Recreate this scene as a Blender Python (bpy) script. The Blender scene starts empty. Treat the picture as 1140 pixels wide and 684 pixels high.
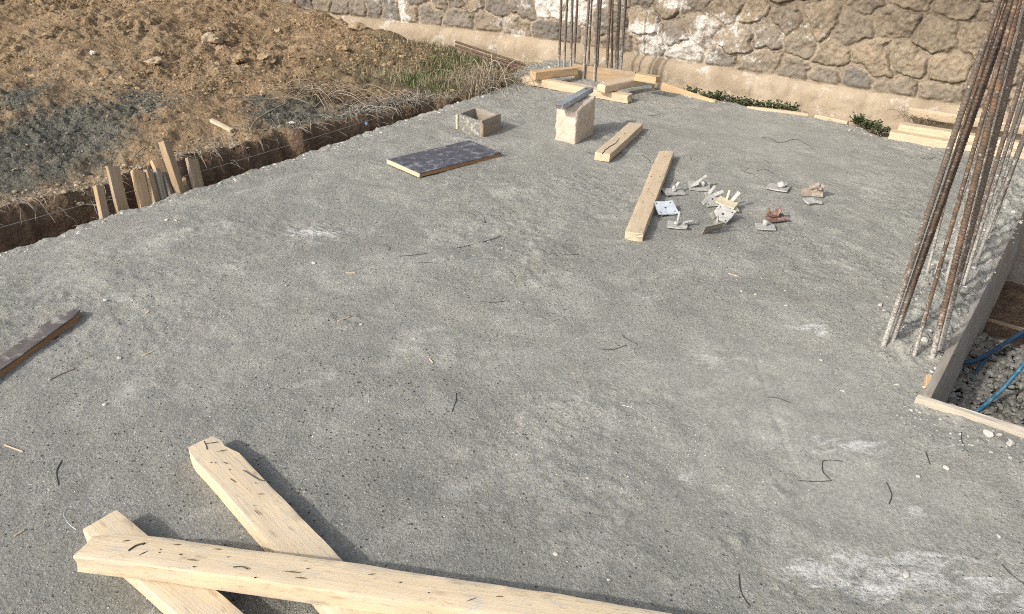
import bpy, math, random
import numpy as np
from math import radians, sin, cos, sqrt, atan2, pi
from mathutils import Vector, Matrix

random.seed(7)
rng = np.random.default_rng(7)
sc = bpy.context.scene
col = sc.collection

# ------------------------------------------------------------------ camera
F, P, CY, R, H = 944.469, 0.5620525, 411.02, -0.02400223, 1.75
cam_d = bpy.data.cameras.new('camera'); cam = bpy.data.objects.new('camera', cam_d); col.objects.link(cam)
Rw = Vector((1, 0, 0)); Dw = Vector((0, -sin(P), -cos(P))); Aw = Vector((0, cos(P), -sin(P)))
cx = cos(R)*Rw + sin(R)*Dw; cd = -sin(R)*Rw + cos(R)*Dw
M = Matrix((( cx.x, -cd.x, -Aw.x, 0), (cx.y, -cd.y, -Aw.y, 0), (cx.z, -cd.z, -Aw.z, H), (0, 0, 0, 1)))
cam.matrix_world = M
cam_d.sensor_width = 36; cam_d.lens = F/1140*36; cam_d.shift_y = (CY-342)/1140
cam_d.clip_start = .05; cam_d.clip_end = 600
sc.camera = cam

def ray(px, py):
    u = px-570; v = py-CY
    u, v = u*cos(R)-v*sin(R), u*sin(R)+v*cos(R)
    u /= F; v /= F
    return np.array([u, cos(P)-v*sin(P), -(sin(P)+v*cos(P))])
def G(px, py, z=0.0):                       # site measurement: point at height z seen at a photo pixel
    d = ray(px, py); t = (z-H)/d[2]
    return np.array([0, 0, H])+d*t
# site frame: s runs along the trench (away), q to the right across the slab
O = np.array([-2.466, 3.702, 0.]); E1 = np.array([.571, .821, 0.]); E1 /= np.linalg.norm(E1); E2 = np.array([E1[1], -E1[0], 0.])
def W(s, q, z=0.): return O+s*E1+q*E2+np.array([0, 0, z])
def SQ(X): d = np.asarray(X)-O; return float(d@E1), float(d@E2)
def onplane_q(px, py, q):
    d = ray(px, py); C = np.array([0, 0, H]); t = ((O+q*E2-C)@E2)/(d@E2); return C+d*t
def onplane_s(px, py, s):
    d = ray(px, py); C = np.array([0, 0, H]); t = ((O+s*E1-C)@E1)/(d@E1); return C+d*t

# ------------------------------------------------------------------ noise
TAB = rng.random((256, 256))
def vnoise(x, y):
    xi = np.floor(x).astype(int); yi = np.floor(y).astype(int)
    fx = x-xi; fy = y-yi
    fx = fx*fx*fx*(fx*(fx*6-15)+10); fy = fy*fy*fy*(fy*(fy*6-15)+10)
    a = TAB[xi & 255, yi & 255]; b = TAB[(xi+1) & 255, yi & 255]; c = TAB[xi & 255, (yi+1) & 255]; d = TAB[(xi+1) & 255, (yi+1) & 255]
    return (a*(1-fx)+b*fx)*(1-fy)+(c*(1-fx)+d*fx)*fy
def fbm(x, y, o=4, g=.5):
    x = np.asarray(x, float); y = np.asarray(y, float)
    t = 0; a = 1; n = 0
    for i in range(o):
        t = t+a*(vnoise(x*2**i+17.3*i, y*2**i+9.1*i)-.5); n += a; a *= g
    return t/n*2
def sst(a, b, x):
    t = np.clip((x-a)/(b-a), 0, 1); return t*t*(3-2*t)

# ------------------------------------------------------------------ object helpers
def tag(o, label=None, cat=None, group=None, kind=None):
    if label: o['label'] = label
    if cat: o['category'] = cat
    if group: o['group'] = group
    if kind: o['kind'] = kind
    return o
def empty(name, loc, rot=None):
    o = bpy.data.objects.new(name, None); o.empty_display_size = .05; col.objects.link(o)
    o.location = Vector(loc)
    if rot is not None: o.rotation_euler = rot
    return o
def mesh(name, V, Fc, mat, parent=None, smooth=True, attrs=None):
    me = bpy.data.meshes.new(name)
    V = np.asarray(V, np.float32)
    if isinstance(Fc, np.ndarray):
        n, k = Fc.shape
        me.vertices.add(len(V)); me.vertices.foreach_set('co', V.ravel())
        me.loops.add(n*k); me.loops.foreach_set('vertex_index', Fc.astype(np.int32).ravel())
        me.polygons.add(n); me.polygons.foreach_set('loop_start', np.arange(0, n*k, k, dtype=np.int32))
        me.update(calc_edges=True); me.validate()
    else:
        me.from_pydata([tuple(map(float, v)) for v in V], [], [tuple(int(i) for i in f) for f in Fc]); me.update()
    me.polygons.foreach_set('use_smooth', np.full(len(me.polygons), bool(smooth)))
    for k, a in (attrs or {}).items():
        ca = me.attributes.new(k, 'FLOAT_VECTOR', 'POINT'); ca.data.foreach_set('vector', np.asarray(a, np.float32).ravel())
    me.materials.append(mat)
    o = bpy.data.objects.new(name, me); col.objects.link(o)
    if parent is not None: o.parent = parent
    return o
def gridfaces(n, m, keep=None):
    i, j = np.meshgrid(np.arange(n-1), np.arange(m-1), indexing='ij')
    f = np.stack([i*m+j, (i+1)*m+j, (i+1)*m+j+1, i*m+j+1], -1).reshape(-1, 4)
    return f if keep is None else f[keep.reshape(-1)]
def frames(X, Y, Z, loc):
    return Matrix(((X[0], Y[0], Z[0], loc[0]), (X[1], Y[1], Z[1], loc[1]), (X[2], Y[2], Z[2], loc[2]), (0, 0, 0, 1)))
def spline(pts, n=8):
    p = np.asarray(pts, float); out = []
    for i in range(len(p)-1):
        p0 = p[max(i-1, 0)]; p1 = p[i]; p2 = p[i+1]; p3 = p[min(i+2, len(p)-1)]
        for t in np.linspace(0, 1, n, endpoint=False):
            out.append(.5*((2*p1)+(-p0+p2)*t+(2*p0-5*p1+4*p2-p3)*t*t+(-p0+3*p1-3*p2+p3)*t**3))
    out.append(p[-1]); return np.array(out)
def tube_vf(pts, r, sides=6, base=0):
    pts = np.asarray(pts, float); n = len(pts)
    r = np.broadcast_to(np.asarray(r, float), (n,))
    T = np.gradient(pts, axis=0); T /= np.linalg.norm(T, axis=1)[:, None]+1e-12
    up = np.array([0, 0, 1.]) if abs(T[0, 2]) < .9 else np.array([1., 0, 0])
    a = np.cross(T[0], up); a /= np.linalg.norm(a)
    V = []
    for i in range(n):
        a = a-T[i]*(a@T[i]); a /= np.linalg.norm(a); b = np.cross(T[i], a)
        for k in range(sides):
            th = 2*pi*k/sides; V.append(pts[i]+r[i]*(cos(th)*a+sin(th)*b))
    Fc = []
    for i in range(n-1):
        for k in range(sides):
            Fc.append((base+i*sides+k, base+i*sides+(k+1) % sides, base+(i+1)*sides+(k+1) % sides, base+(i+1)*sides+k))
    Fc.append(tuple(base+k for k in range(sides))[::-1]); Fc.append(tuple(base+(n-1)*sides+k for k in range(sides)))
    return V, Fc
def multi_tube(name, curves, mat, parent=None, sides=5):
    V = []; Fc = []
    for pts, r in curves:
        v, f = tube_vf(pts, r, sides, len(V)); V += v; Fc += f
    return mesh(name, V, Fc, mat, parent)

# ------------------------------------------------------------------ materials
class NT:
    def __init__(s, name):
        s.m = bpy.data.materials.new(name); s.m.use_nodes = True; s.t = s.m.node_tree; s.b = s.t.nodes['Principled BSDF']
        s.b.inputs['Roughness'].default_value = .85; s.b.inputs['Specular IOR Level'].default_value = .25
        s.tc = s.t.nodes.new('ShaderNodeTexCoord')
    def n(s, ty, **kw):
        n = s.t.nodes.new(ty)
        for k, v in kw.items():
            if k.startswith('_'): setattr(n, k[1:], v)
            else:
                i = n.inputs[k.replace('__', ' ')]
                if isinstance(v, bpy.types.NodeSocket): s.t.links.new(v, i)
                else: i.default_value = v
        return n
    def link(s, a, b): s.t.links.new(a, b)
    def obj(s, scale=(1, 1, 1)):
        mp = s.n('ShaderNodeMapping', Vector=s.tc.outputs['Object']); mp.inputs['Scale'].default_value = scale
        return mp.outputs[0]
    def noise(s, vec, scale, detail=4, rough=.55, dist=0.):
        return s.n('ShaderNodeTexNoise', Vector=vec, Scale=scale, Detail=detail, Roughness=rough, Distortion=dist).outputs['Fac']
    def vor(s, vec, scale, feat='F1', rand=1.):
        return s.n('ShaderNodeTexVoronoi', Vector=vec, Scale=scale, Randomness=rand, _feature=feat)
    def ramp(s, fac, stops, interp='LINEAR'):
        r = s.n('ShaderNodeValToRGB', Fac=fac); e = r.color_ramp; e.interpolation = interp
        while len(e.elements) < len(stops): e.elements.new(.5)
        for el, (p, c) in zip(e.elements, stops):
            el.position = p; el.color = (*((c, c, c) if not hasattr(c, '__len__') else c), 1)
        return r.outputs[0]
    def mix(s, f, a, b, mode='MIX'):
        n = s.t.nodes.new('ShaderNodeMix'); n.data_type = 'RGBA'; n.blend_type = mode
        for i, v in ((0, f), (6, a), (7, b)):
            if isinstance(v, bpy.types.NodeSocket): s.t.links.new(v, n.inputs[i])
            else: n.inputs[i].default_value = v if i == 0 else (*v, 1) if len(v) == 3 else v
        return n.outputs[2]
    def math(s, op, a, b=0., c=0., clamp=False):
        n = s.n('ShaderNodeMath', _operation=op, _use_clamp=clamp)
        for i, v in enumerate((a, b, c)):
            if isinstance(v, bpy.types.NodeSocket): s.t.links.new(v, n.inputs[i])
            else: n.inputs[i].default_value = v
        return n.outputs[0]
    def attr(s, name):
        a = s.n('ShaderNodeAttribute', _attribute_name=name); x = s.n('ShaderNodeSeparateXYZ', Vector=a.outputs['Vector']); return x.outputs
    def col(s, c):
        if isinstance(c, bpy.types.NodeSocket): s.link(c, s.b.inputs['Base Color'])
        else: s.b.inputs['Base Color'].default_value = (*c, 1)
    def bump(s, h, dist, strength=1.):
        prev = s.b.inputs['Normal'].links[0].from_socket if s.b.inputs['Normal'].links else None
        n = s.n('ShaderNodeBump', Height=h, Distance=dist, Strength=strength)
        if prev: s.link(prev, n.inputs['Normal'])
        s.link(n.outputs[0], s.b.inputs['Normal'])
    def rough(s, v):
        if isinstance(v, bpy.types.NodeSocket): s.link(v, s.b.inputs['Roughness'])
        else: s.b.inputs['Roughness'].default_value = v

def m_slab():
    k = NT('concrete'); v = k.obj(); a = k.attr('mask'); b2_ = k.attr('mask2')          # x: pale laitance, y: roughness, z: trowelled smooth; mask2.x darker foreground patches
    big = k.noise(v, 1.1, 6, .65); mid = k.noise(v, 6, 6, .68, .5); fine = k.noise(v, 85, 5, .7)
    c = k.ramp(big, [(.3, (.245, .242, .211)), (.5, (.30, .295, .256)), (.7, (.37, .362, .315))])
    c = k.mix(k.ramp(mid, [(.38, 0.), (.62, .75)]), c, (.245, .242, .211))
    dust = k.ramp(k.noise(v, 3.3, 8, .72, .8), [(.49, 0.), (.68, .8)])
    c = k.mix(dust, c, (.435, .422, .368))
    tan = k.ramp(k.noise(v, 2.1, 7, .75), [(.56, 0.), (.74, .42)]); c = k.mix(tan, c, (.31, .262, .21))
    c = k.mix(k.math('MULTIPLY', a[2], .6), c, (.32, .315, .275))
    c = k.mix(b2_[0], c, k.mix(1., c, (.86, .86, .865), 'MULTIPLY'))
    c = k.mix(1., c, k.ramp(fine, [(.36, .82), (.5, 1.), (.64, 1.14)]), 'MULTIPLY')
    gr = k.vor(v, 120); c = k.mix(1., c, k.ramp(gr.outputs['Color'], [(.0, .86), (.5, 1.0), (1., 1.14)]), 'MULTIPLY')
    sp = k.vor(v, 58)                                                       # pits and pale aggregate
    dk = k.math('MULTIPLY', k.ramp(sp.outputs['Color'], [(0., 1.), (.24, 1.), (.30, 0.)]), k.ramp(k.math('ADD', sp.outputs['Distance'], k.math('MULTIPLY', fine, .3)), [(.26, 1.), (.42, 0.)]))
    lt = k.math('MULTIPLY', k.ramp(sp.outputs['Color'], [(0., 0.), (.80, 0.), (.86, 1.)]), k.ramp(k.math('ADD', sp.outputs['Distance'], k.math('MULTIPLY', fine, .25)), [(.24, 1.), (.36, 0.)]))
    dk = k.math('MULTIPLY', dk, k.math('MULTIPLY', a[1], .9, clamp=True))
    c = k.mix(dk, c, (.095, .09, .075)); c = k.mix(k.math('MULTIPLY', lt, .75), c, (.66, .64, .575))
    s2 = k.vor(v, 125); lt2 = k.math('MULTIPLY', k.ramp(s2.outputs['Color'], [(0., 0.), (.70, 0.), (.76, 1.)]), k.ramp(s2.outputs['Distance'], [(.26, 1.), (.42, 0.)]))
    lt2 = k.math('MULTIPLY', lt2, k.math('MULTIPLY', a[1], k.ramp(mid, [(.35, 1.), (.62, .35)]), clamp=True))
    c = k.mix(k.math('MULTIPLY', lt2, .6), c, (.62, .605, .55))
    vs = k.n('ShaderNodeMapping', Vector=k.tc.outputs['Object']); vs.inputs['Rotation'].default_value = (0, 0, .25); vs.inputs['Scale'].default_value = (1., 2.0, 1)
    st = k.noise(vs.outputs[0], 8, 10, .74, .7)
    wf = k.math('SUBTRACT', k.math('ADD', st, k.math('MULTIPLY', a[0], .185)), .615)
    wf = k.math('MULTIPLY', wf, 9., clamp=True)
    wf = k.math('MULTIPLY', wf, k.math('MINIMUM', k.math('MULTIPLY', a[0], 1.5), 1.))
    wf = k.math('MULTIPLY', wf, k.ramp(fine, [(.34, .35), (.56, 1.)]))
    c = k.mix(k.math('MULTIPLY', wf, .75), c, (.66, .65, .61))
    k.col(c); k.rough(.93)
    ro = k.math('ADD', .2, k.math('MULTIPLY', k.math('MULTIPLY', a[1], k.ramp(mid, [(.35, 1.15), (.65, .55)])), 1.))
    hgt = k.math('ADD', k.math('MULTIPLY', fine, .55), k.math('SUBTRACT', k.math('MULTIPLY', k.math('ADD', lt, lt2), .35), k.math('MULTIPLY', dk, .6)))
    k.bump(k.math('MULTIPLY', hgt, ro), .018, .9)
    return k.m
def m_terrain():
    k = NT('soil'); v = k.obj(); a = k.attr('mask')              # x: grey gravel spill, y: turf soil, z: freshly cut clay
    n1 = k.noise(v, 2.2, 6, .65); n2 = k.noise(v, 22, 5, .65); n3 = k.noise(v, 130, 3, .65)
    c = k.ramp(n1, [(.28, (.16, .103, .057)), (.5, (.262, .18, .103)), (.7, (.355, .262, .16))])
    c = k.mix(k.ramp(n2, [(.4, 0.), (.7, .6)]), c, (.335, .25, .16))
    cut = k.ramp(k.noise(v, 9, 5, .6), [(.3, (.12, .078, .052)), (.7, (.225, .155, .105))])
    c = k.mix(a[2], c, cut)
    turf = k.ramp(n2, [(.3, (.11, .085, .05)), (.7, (.20, .165, .10))])
    c = k.mix(a[1], c, turf)
    gm = k.math('MULTIPLY', k.math('SUBTRACT', k.math('ADD', k.math('MULTIPLY', a[0], 1.), k.math('MULTIPLY', k.noise(v, 7, 7, .75), 1.7)), 1.28), 1.9, clamp=True)
    gv = k.ramp(n3, [(.3, (.07, .066, .05)), (.5, (.122, .117, .092)), (.7, (.20, .192, .155))])
    c = k.mix(gm, c, gv)
    sp = k.vor(v, 55); sm = k.math('MULTIPLY', k.ramp(sp.outputs['Color'], [(.0, 0.), (.9, 0.), (.95, 1.)]), k.ramp(sp.outputs['Distance'], [(.15, 1.), (.4, 0.)]))
    c = k.mix(k.math('MULTIPLY', sm, .6), c, (.5, .44, .36))
    c = k.mix(1., c, k.ramp(n3, [(.3, .72), (.5, 1.), (.7, 1.15)]), 'MULTIPLY')
    k.col(c); k.rough(.97); k.b.inputs['Specular IOR Level'].default_value = .1
    vv = k.vor(v, 38, 'F1')
    hgt = k.math('ADD', k.math('MULTIPLY', n2, 1.0), k.math('ADD', k.math('MULTIPLY', n3, .35), k.math('MULTIPLY', k.math('SUBTRACT', 1., vv.outputs['Distance']), .5)))
    k.bump(hgt, .022, .9)
    return k.m
def m_clod(name, c0, c1):
    k = NT(name); v = k.obj(); r = k.n('ShaderNodeNewGeometry').outputs['Random Per Island']
    c = k.ramp(r, [(0., c0), (1., c1)])
    c = k.mix(1., c, k.ramp(k.noise(v, 90, 4, .6), [(.3, .7), (.6, 1.1)]), 'MULTIPLY')
    k.col(c); k.rough(.97); k.b.inputs['Specular IOR Level'].default_value = .1
    k.bump(k.noise(v, 120, 4, .6), .006, .8)
    return k.m
def m_wood(name, c0, c1, grey=.2, smear=.35, greycol=(.33, .31, .275), knots=True):
    k = NT(name)
    rnd = k.n('ShaderNodeObjectInfo').outputs['Random']
    off = k.n('ShaderNodeVectorMath', _operation='SCALE'); off.inputs[0].default_value = (13.1, 7.7, 3.3); k.link(rnd, off.inputs['Scale'])
    ad = k.n('ShaderNodeVectorMath', _operation='ADD'); k.link(k.tc.outputs['Object'], ad.inputs[0]); k.link(off.outputs[0], ad.inputs[1])
    def sc_(x, y, z):
        mp = k.n('ShaderNodeMapping', Vector=ad.outputs[0]); mp.inputs['Scale'].default_value = (x, y, z); return mp.outputs[0]
    g = k.noise(sc_(1.6, 26, 26), 3.2, 6, .6, .9)
    g2 = k.noise(sc_(3, 90, 90), 3, 3, .6, .3)
    pat = k.noise(sc_(2.2, 6, 6), 2.4, 5, .6)
    c = k.ramp(g, [(.3, c0), (.52, tuple((x+y)/2 for x, y in zip(c0, c1))), (.72, c1)])
    c = k.mix(k.ramp(g2, [(.36, .16), (.5, 0.)]), c, tuple(x*.62 for x in c0))
    c = k.mix(k.math('MULTIPLY', k.ramp(pat, [(.42, 0.), (.68, 1.)]), grey), c, greycol)
    if knots:
        kn = k.vor(sc_(3.2, 11, 11), 1.9); kd = k.ramp(kn.outputs['Distance'], [(.05, 1.), (.12, .5), (.17, 0.)])
        km = k.math('MULTIPLY', kd, k.ramp(kn.outputs['Color'], [(.0, 0.), (.62, 0.), (.7, 1.)]))
        c = k.mix(k.math('MULTIPLY', km, .4), c, (.25, .15, .08))
    dk = k.noise(sc_(14, 48, 48), 1.5, 6, .78, .4)
    c = k.mix(k.math('MULTIPLY', k.ramp(dk, [(.55, 0.), (.70, .9)]), smear), c, (.17, .13, .10))
    cem = k.noise(sc_(7, 16, 16), 1.7, 6, .7)
    c = k.mix(k.math('MULTIPLY', k.ramp(cem, [(.58, 0.), (.68, 1.)]), grey*1.2, clamp=True), c, (.42, .41, .38))
    k.col(c); k.rough(.86)
    k.bump(k.math('ADD', g, k.math('MULTIPLY', g2, .6)), .0022, .6)
    return k.m
def m_rebar(cement_z):
    k = NT('rebar_steel'); v = k.obj()
    n1 = k.noise(v, 14, 5, .65); n2 = k.noise(v, 120, 4, .7)
    c = k.ramp(n1, [(.34, (.06, .042, .032)), (.5, (.115, .08, .057)), (.68, (.25, .14, .072))])
    c = k.mix(k.ramp(n2, [(.45, 0.), (.7, .6)]), c, (.13, .095, .075))
    c = k.mix(k.ramp(k.n('ShaderNodeObjectInfo').outputs['Random'], [(.25, 0.), (.9, .8)]), c, (.145, .132, .115))
    c = k.mix(k.ramp(k.noise(v, 70, 5, .8), [(.56, 0.), (.64, .75)]), c, (.42, .40, .36))
    z = k.n('ShaderNodeSeparateXYZ', Vector=k.tc.outputs['Object']).outputs['Z']
    rnd = k.n('ShaderNodeObjectInfo').outputs['Random']
    lvl = k.math('ADD', cement_z, k.math('MULTIPLY', rnd, cement_z*2.2))
    t = k.math('SUBTRACT', 1., k.math('DIVIDE', z, lvl))
    cm = k.math('ADD', k.math('MULTIPLY', k.math('MAXIMUM', t, -1.6), .17), k.math('SUBTRACT', k.noise(v, 30, 7, .82), .47))
    cm = k.math('MULTIPLY', cm, 7., clamp=True)
    c = k.mix(k.math('MULTIPLY', cm, .85), c, k.ramp(n2, [(.3, (.30, .285, .25)), (.7, (.60, .57, .52))]))
    k.col(c); k.rough(.72); k.b.inputs['Metallic'].default_value = .1
    k.bump(n2, .002, .7)
    return k.m
def m_wall():
    k = NT('stone_masonry'); v = k.obj(); a = k.attr('mask'); b = k.attr('mask2')   # x stone face, y per-stone tone, z whitewash; mask2.x moss, y painted shadow on lower right stone rims
    n1 = k.noise(v, 5, 6, .65); n2 = k.noise(v, 13, 5, .7); n3 = k.noise(v, 45, 3, .6)
    mor = k.ramp(n1, [(.3, (.25, .20, .145)), (.7, (.36, .295, .215))])
    sto = k.ramp(a[1], [(0., (.165, .152, .135)), (.3, (.21, .182, .148)), (.6, (.265, .215, .157)), (1., (.32, .25, .17))])
    sto = k.mix(k.ramp(n2, [(.42, .0), (.68, .8)]), sto, (.17, .14, .105))
    c = k.mix(a[0], mor, sto)
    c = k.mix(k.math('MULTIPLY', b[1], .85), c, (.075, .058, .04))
    c = k.mix(k.math('MULTIPLY', b[0], k.ramp(n2, [(.3, .35), (.65, .9)])), c, (.105, .085, .06))
    wf = k.math('MULTIPLY', k.math('SUBTRACT', k.math('ADD', k.math('MULTIPLY', a[2], .34), k.noise(v, 13, 8, .78)), .76), 7., clamp=True)
    c = k.mix(k.math('MULTIPLY', wf, .72), c, (.68, .65, .60))
    c = k.mix(1., c, k.ramp(n3, [(.3, .78), (.6, 1.1)]), 'MULTIPLY')
    k.col(c); k.rough(.92)
    k.bump(k.math('ADD', n2, k.math('MULTIPLY', n3, .35)), .014, .7)
    return k.m
def m_plinth():
    k = NT('old_render'); v = k.obj()
    n1 = k.noise(v, 3, 6, .65); n2 = k.noise(v, 12, 6, .7)
    c = k.ramp(n1, [(.3, (.27, .21, .145)), (.5, (.37, .295, .205)), (.7, (.44, .37, .28))])
    c = k.mix(k.ramp(k.noise(v, 6.5, 7, .72), [(.56, 0.), (.66, .8)]), c, (.56, .53, .47))
    c = k.mix(k.ramp(n2, [(.46, .0), (.72, .75)]), c, (.24, .18, .12))
    st = k.n('ShaderNodeMapping', Vector=k.tc.outputs['Object']); st.inputs['Scale'].default_value = (9, 9, 1.2)
    c = k.mix(k.ramp(k.noise(st.outputs[0], 1.5, 5, .7), [(.62, 0.), (.75, .4)]), c, (.20, .155, .11))
    k.col(c); k.rough(.93); k.bump(n2, .012, .8)
    return k.m
def m_plain(name, c, rough=.8, metal=0., var=.35, scale=40, spots=None, bumpd=.002):
    k = NT(name); v = k.obj(); n = k.noise(v, scale, 5, .65)
    cc = k.ramp(n, [(.3, tuple(x*(1-var) for x in c)), (.7, tuple(min(1, x*(1+var)) for x in c))])
    if spots:
        sc0, sm, sa = spots
        cc = k.mix(k.math('MULTIPLY', k.ramp(k.noise(v, sm, 6, .7), [(.52, 0.), (.62, 1.)]), sa), cc, sc0)
    k.col(cc); k.rough(rough); k.b.inputs['Metallic'].default_value = metal
    if bumpd: k.bump(n, bumpd, .7)
    return k.m
def m_leaf(name, c0, c1):
    k = NT(name); r = k.n('ShaderNodeNewGeometry').outputs['Random Per Island']
    k.col(k.ramp(r, [(0., c0), (1., c1)])); k.rough(.7); return k.m

MS = m_slab(); MT = m_terrain(); MW = m_wall(); MP = m_plinth()
PALE = m_wood('pale_pine', (.52, .40, .26), (.63, .505, .355), .22, .55)
FRESH = m_wood('fresh_sawn_pine', (.61, .485, .315), (.68, .555, .38), .42, .62, (.49, .44, .39))
TAN = m_wood('tan_pine', (.46, .30, .15), (.60, .43, .26), .15, .3)
WEATH = m_wood('weathered_pine', (.30, .205, .115), (.44, .32, .20), .45, .45)
GREYW = m_wood('grey_pine', (.24, .20, .15), (.34, .29, .225), .6, .45)
FORM = m_wood('cement_stained_formwork', (.25, .22, .18), (.34, .30, .25), .8, .55, (.34, .33, .30), False)
DARKP = m_plain('phenolic_film', (.082, .084, .10), .5, 0, .35, 14, ((.34, .34, .35), 17, .55))
PLYEDGE = m_wood('plywood_edge', (.30, .155, .07), (.40, .23, .11), .15, .5, knots=False)
PLYLIT = m_wood('lit_plywood_edge', (.52, .43, .29), (.62, .53, .38), .1, .3, knots=False)  # paler copy of the plywood edge for the end facing the sun
NEARBAR = m_rebar(.16); FARBAR = m_rebar(.10); RUST = m_plain('rusted_rod', (.13, .085, .06), .8, .1, .4, 40)
WIRE = m_plain('black_annealed_wire', (.085, .08, .074), .6, .3, .4, 60, None, 0)
PALEWIRE = m_plain('bright_wire', (.42, .42, .41), .4, .6, .2, 60, None, 0)
TWIG = m_plain('dry_twig', (.20, .145, .09), .9, 0, .4, 60, None, 0)
SPLINT = m_plain('wood_splinter', (.46, .385, .265), .85, 0, .25, 90)
CHIP = m_plain('pale_stone_chip', (.49, .465, .405), .9, 0, .2, 60)
STEELW = m_plain('cement_coated_steel', (.43, .422, .39), .75, .1, .22, 60, ((.25, .235, .205), 26, .6))
STEELB = m_plain('galvanised_steel', (.52, .56, .60), .6, .1, .15, 50, ((.62, .63, .63), 22, .5))
STEELY = m_plain('cream_painted_steel', (.66, .575, .40), .7, 0, .15, 50, ((.5, .48, .43), 20, .5))
STEELR = m_plain('rusty_steel', (.20, .115, .09), .8, .1, .4, 60, ((.42, .36, .33), 25, .6))
STEELG = m_plain('grey_cement_steel', (.25, .235, .20), .8, .1, .3, 60, ((.42, .41, .37), 22, .6))
STEELBR = m_plain('brown_cement_steel', (.30, .24, .19), .8, .1, .3, 60, ((.45, .43, .39), 22, .6))
HOLE = m_plain('dark_hollow', (.03, .028, .026), .9, 0, .1, 30, None, 0)

# ------------------------------------------------------------------ slab
def qedge(s):
    s = np.asarray(s, float)
    return .012*fbm(s*9, s*0+3.3, 4, .6)*2.2+.02*fbm(s*2.1, s*0+8, 3)-.03-.22*sst(4.35, 4.62, s)
def sfar(q):
    q = np.asarray(q, float)
    return 4.90+.03*fbm(q*5, q*0+1.7, 4, .6)*2+.30*(1-sst(.72, .98, q))-.12*sst(2.55, 2.85, q)
STAINS = []      # (s, q, rs, rq, strength) pale laitance
for px, py, rx, ry, k in [(1000, 640, 150, 34, 1.15), (905, 640, 35, 30, 1.0), (1090, 655, 70, 30, 1.0), (350, 258, 55, 14, .95), (935, 495, 70, 14, .85), (905, 365, 34, 24, .75), (800, 400, 60, 16, .5),
                         (425, 155, 60, 18, .5), (590, 313, 34, 14, .5), (720, 330, 22, 8, .75), (1010, 560, 60, 25, .55), (560, 205, 50, 18, .4), (905, 285, 50, 15, .4), (720, 115, 60, 8, .45), (960, 240, 70, 20, .4), (860, 215, 70, 30, .35), (1060, 495, 40, 12, .8), (200, 250, 120, 20, .35), (760, 520, 14, 40, .6), (650, 130, 40, 20, .4)]:
    c = G(px, py); STAINS.append((c[0], c[1], np.linalg.norm(G(px+rx, py)-c), np.linalg.norm(G(px, py-ry)-c), k))
SMOOTH = []
for px, py, rx, ry, k in [(860, 450, 210, 90, .9), (850, 150, 130, 45, 1.), (950, 540, 180, 70, .8), (620, 420, 120, 40, .3), (230, 400, 90, 50, .35), (640, 150, 70, 40, .7)]:
    c = G(px, py); SMOOTH.append((c[0], c[1], np.linalg.norm(G(px+rx, py)-c), np.linalg.norm(G(px, py-ry)-c), k))
SCUFF = []
for px, py, rx, ry, k in [(825, 600, 35, 14, 1.), (1050, 450, 40, 22, .9), (385, 358, 30, 8, .8), (590, 313, 25, 8, .6), (860, 540, 20, 10, .6), (690, 155, 40, 10, .7), (655, 205, 30, 8, .7), (90, 330, 40, 10, .7), (1080, 495, 60, 12, .9), (520, 150, 25, 12, .8), (350, 255, 40, 10, .8), (700, 460, 30, 20, .4), (250, 430, 80, 30, .35), (480, 390, 60, 20, .35)]:
    c = G(px, py); SCUFF.append((c[0], c[1], np.linalg.norm(G(px+rx, py)-c), np.linalg.norm(G(px, py-ry)-c), k))
SCORES = []
for p0, p1, hh in [((752, 556), (800, 452), .0035), ((838, 380), (905, 560), -.003), ((380, 312), (560, 268), -.004), ((470, 352), (600, 318), .003), ((930, 470), (1025, 400), .003), ((120, 395), (330, 350), .003), ((830, 175), (1000, 260), -.003), ((300, 470), (470, 440), .0025), ((640, 640), (860, 560), -.0025)]:
    a_, b_ = G(*p0), G(*p1); SCORES.append((a_[0], a_[1], b_[0], b_[1], hh))
DARKER = []  # broad patches of slightly darker slab colour towards the near left
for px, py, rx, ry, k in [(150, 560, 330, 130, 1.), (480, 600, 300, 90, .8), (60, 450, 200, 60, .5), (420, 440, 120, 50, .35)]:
    c = G(px, py); DARKER.append((c[0], c[1], np.linalg.norm(G(px+rx, py)-c), np.linalg.norm(G(px, py-ry)-c), k))
def blobs(L, x, y):
    t = np.zeros_like(x)
    for a, b, rx, ry, k in L: t = np.maximum(t, k*np.exp(-(((x-a)/rx)**2+((y-b)/ry)**2)*1.1))
    return t
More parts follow.
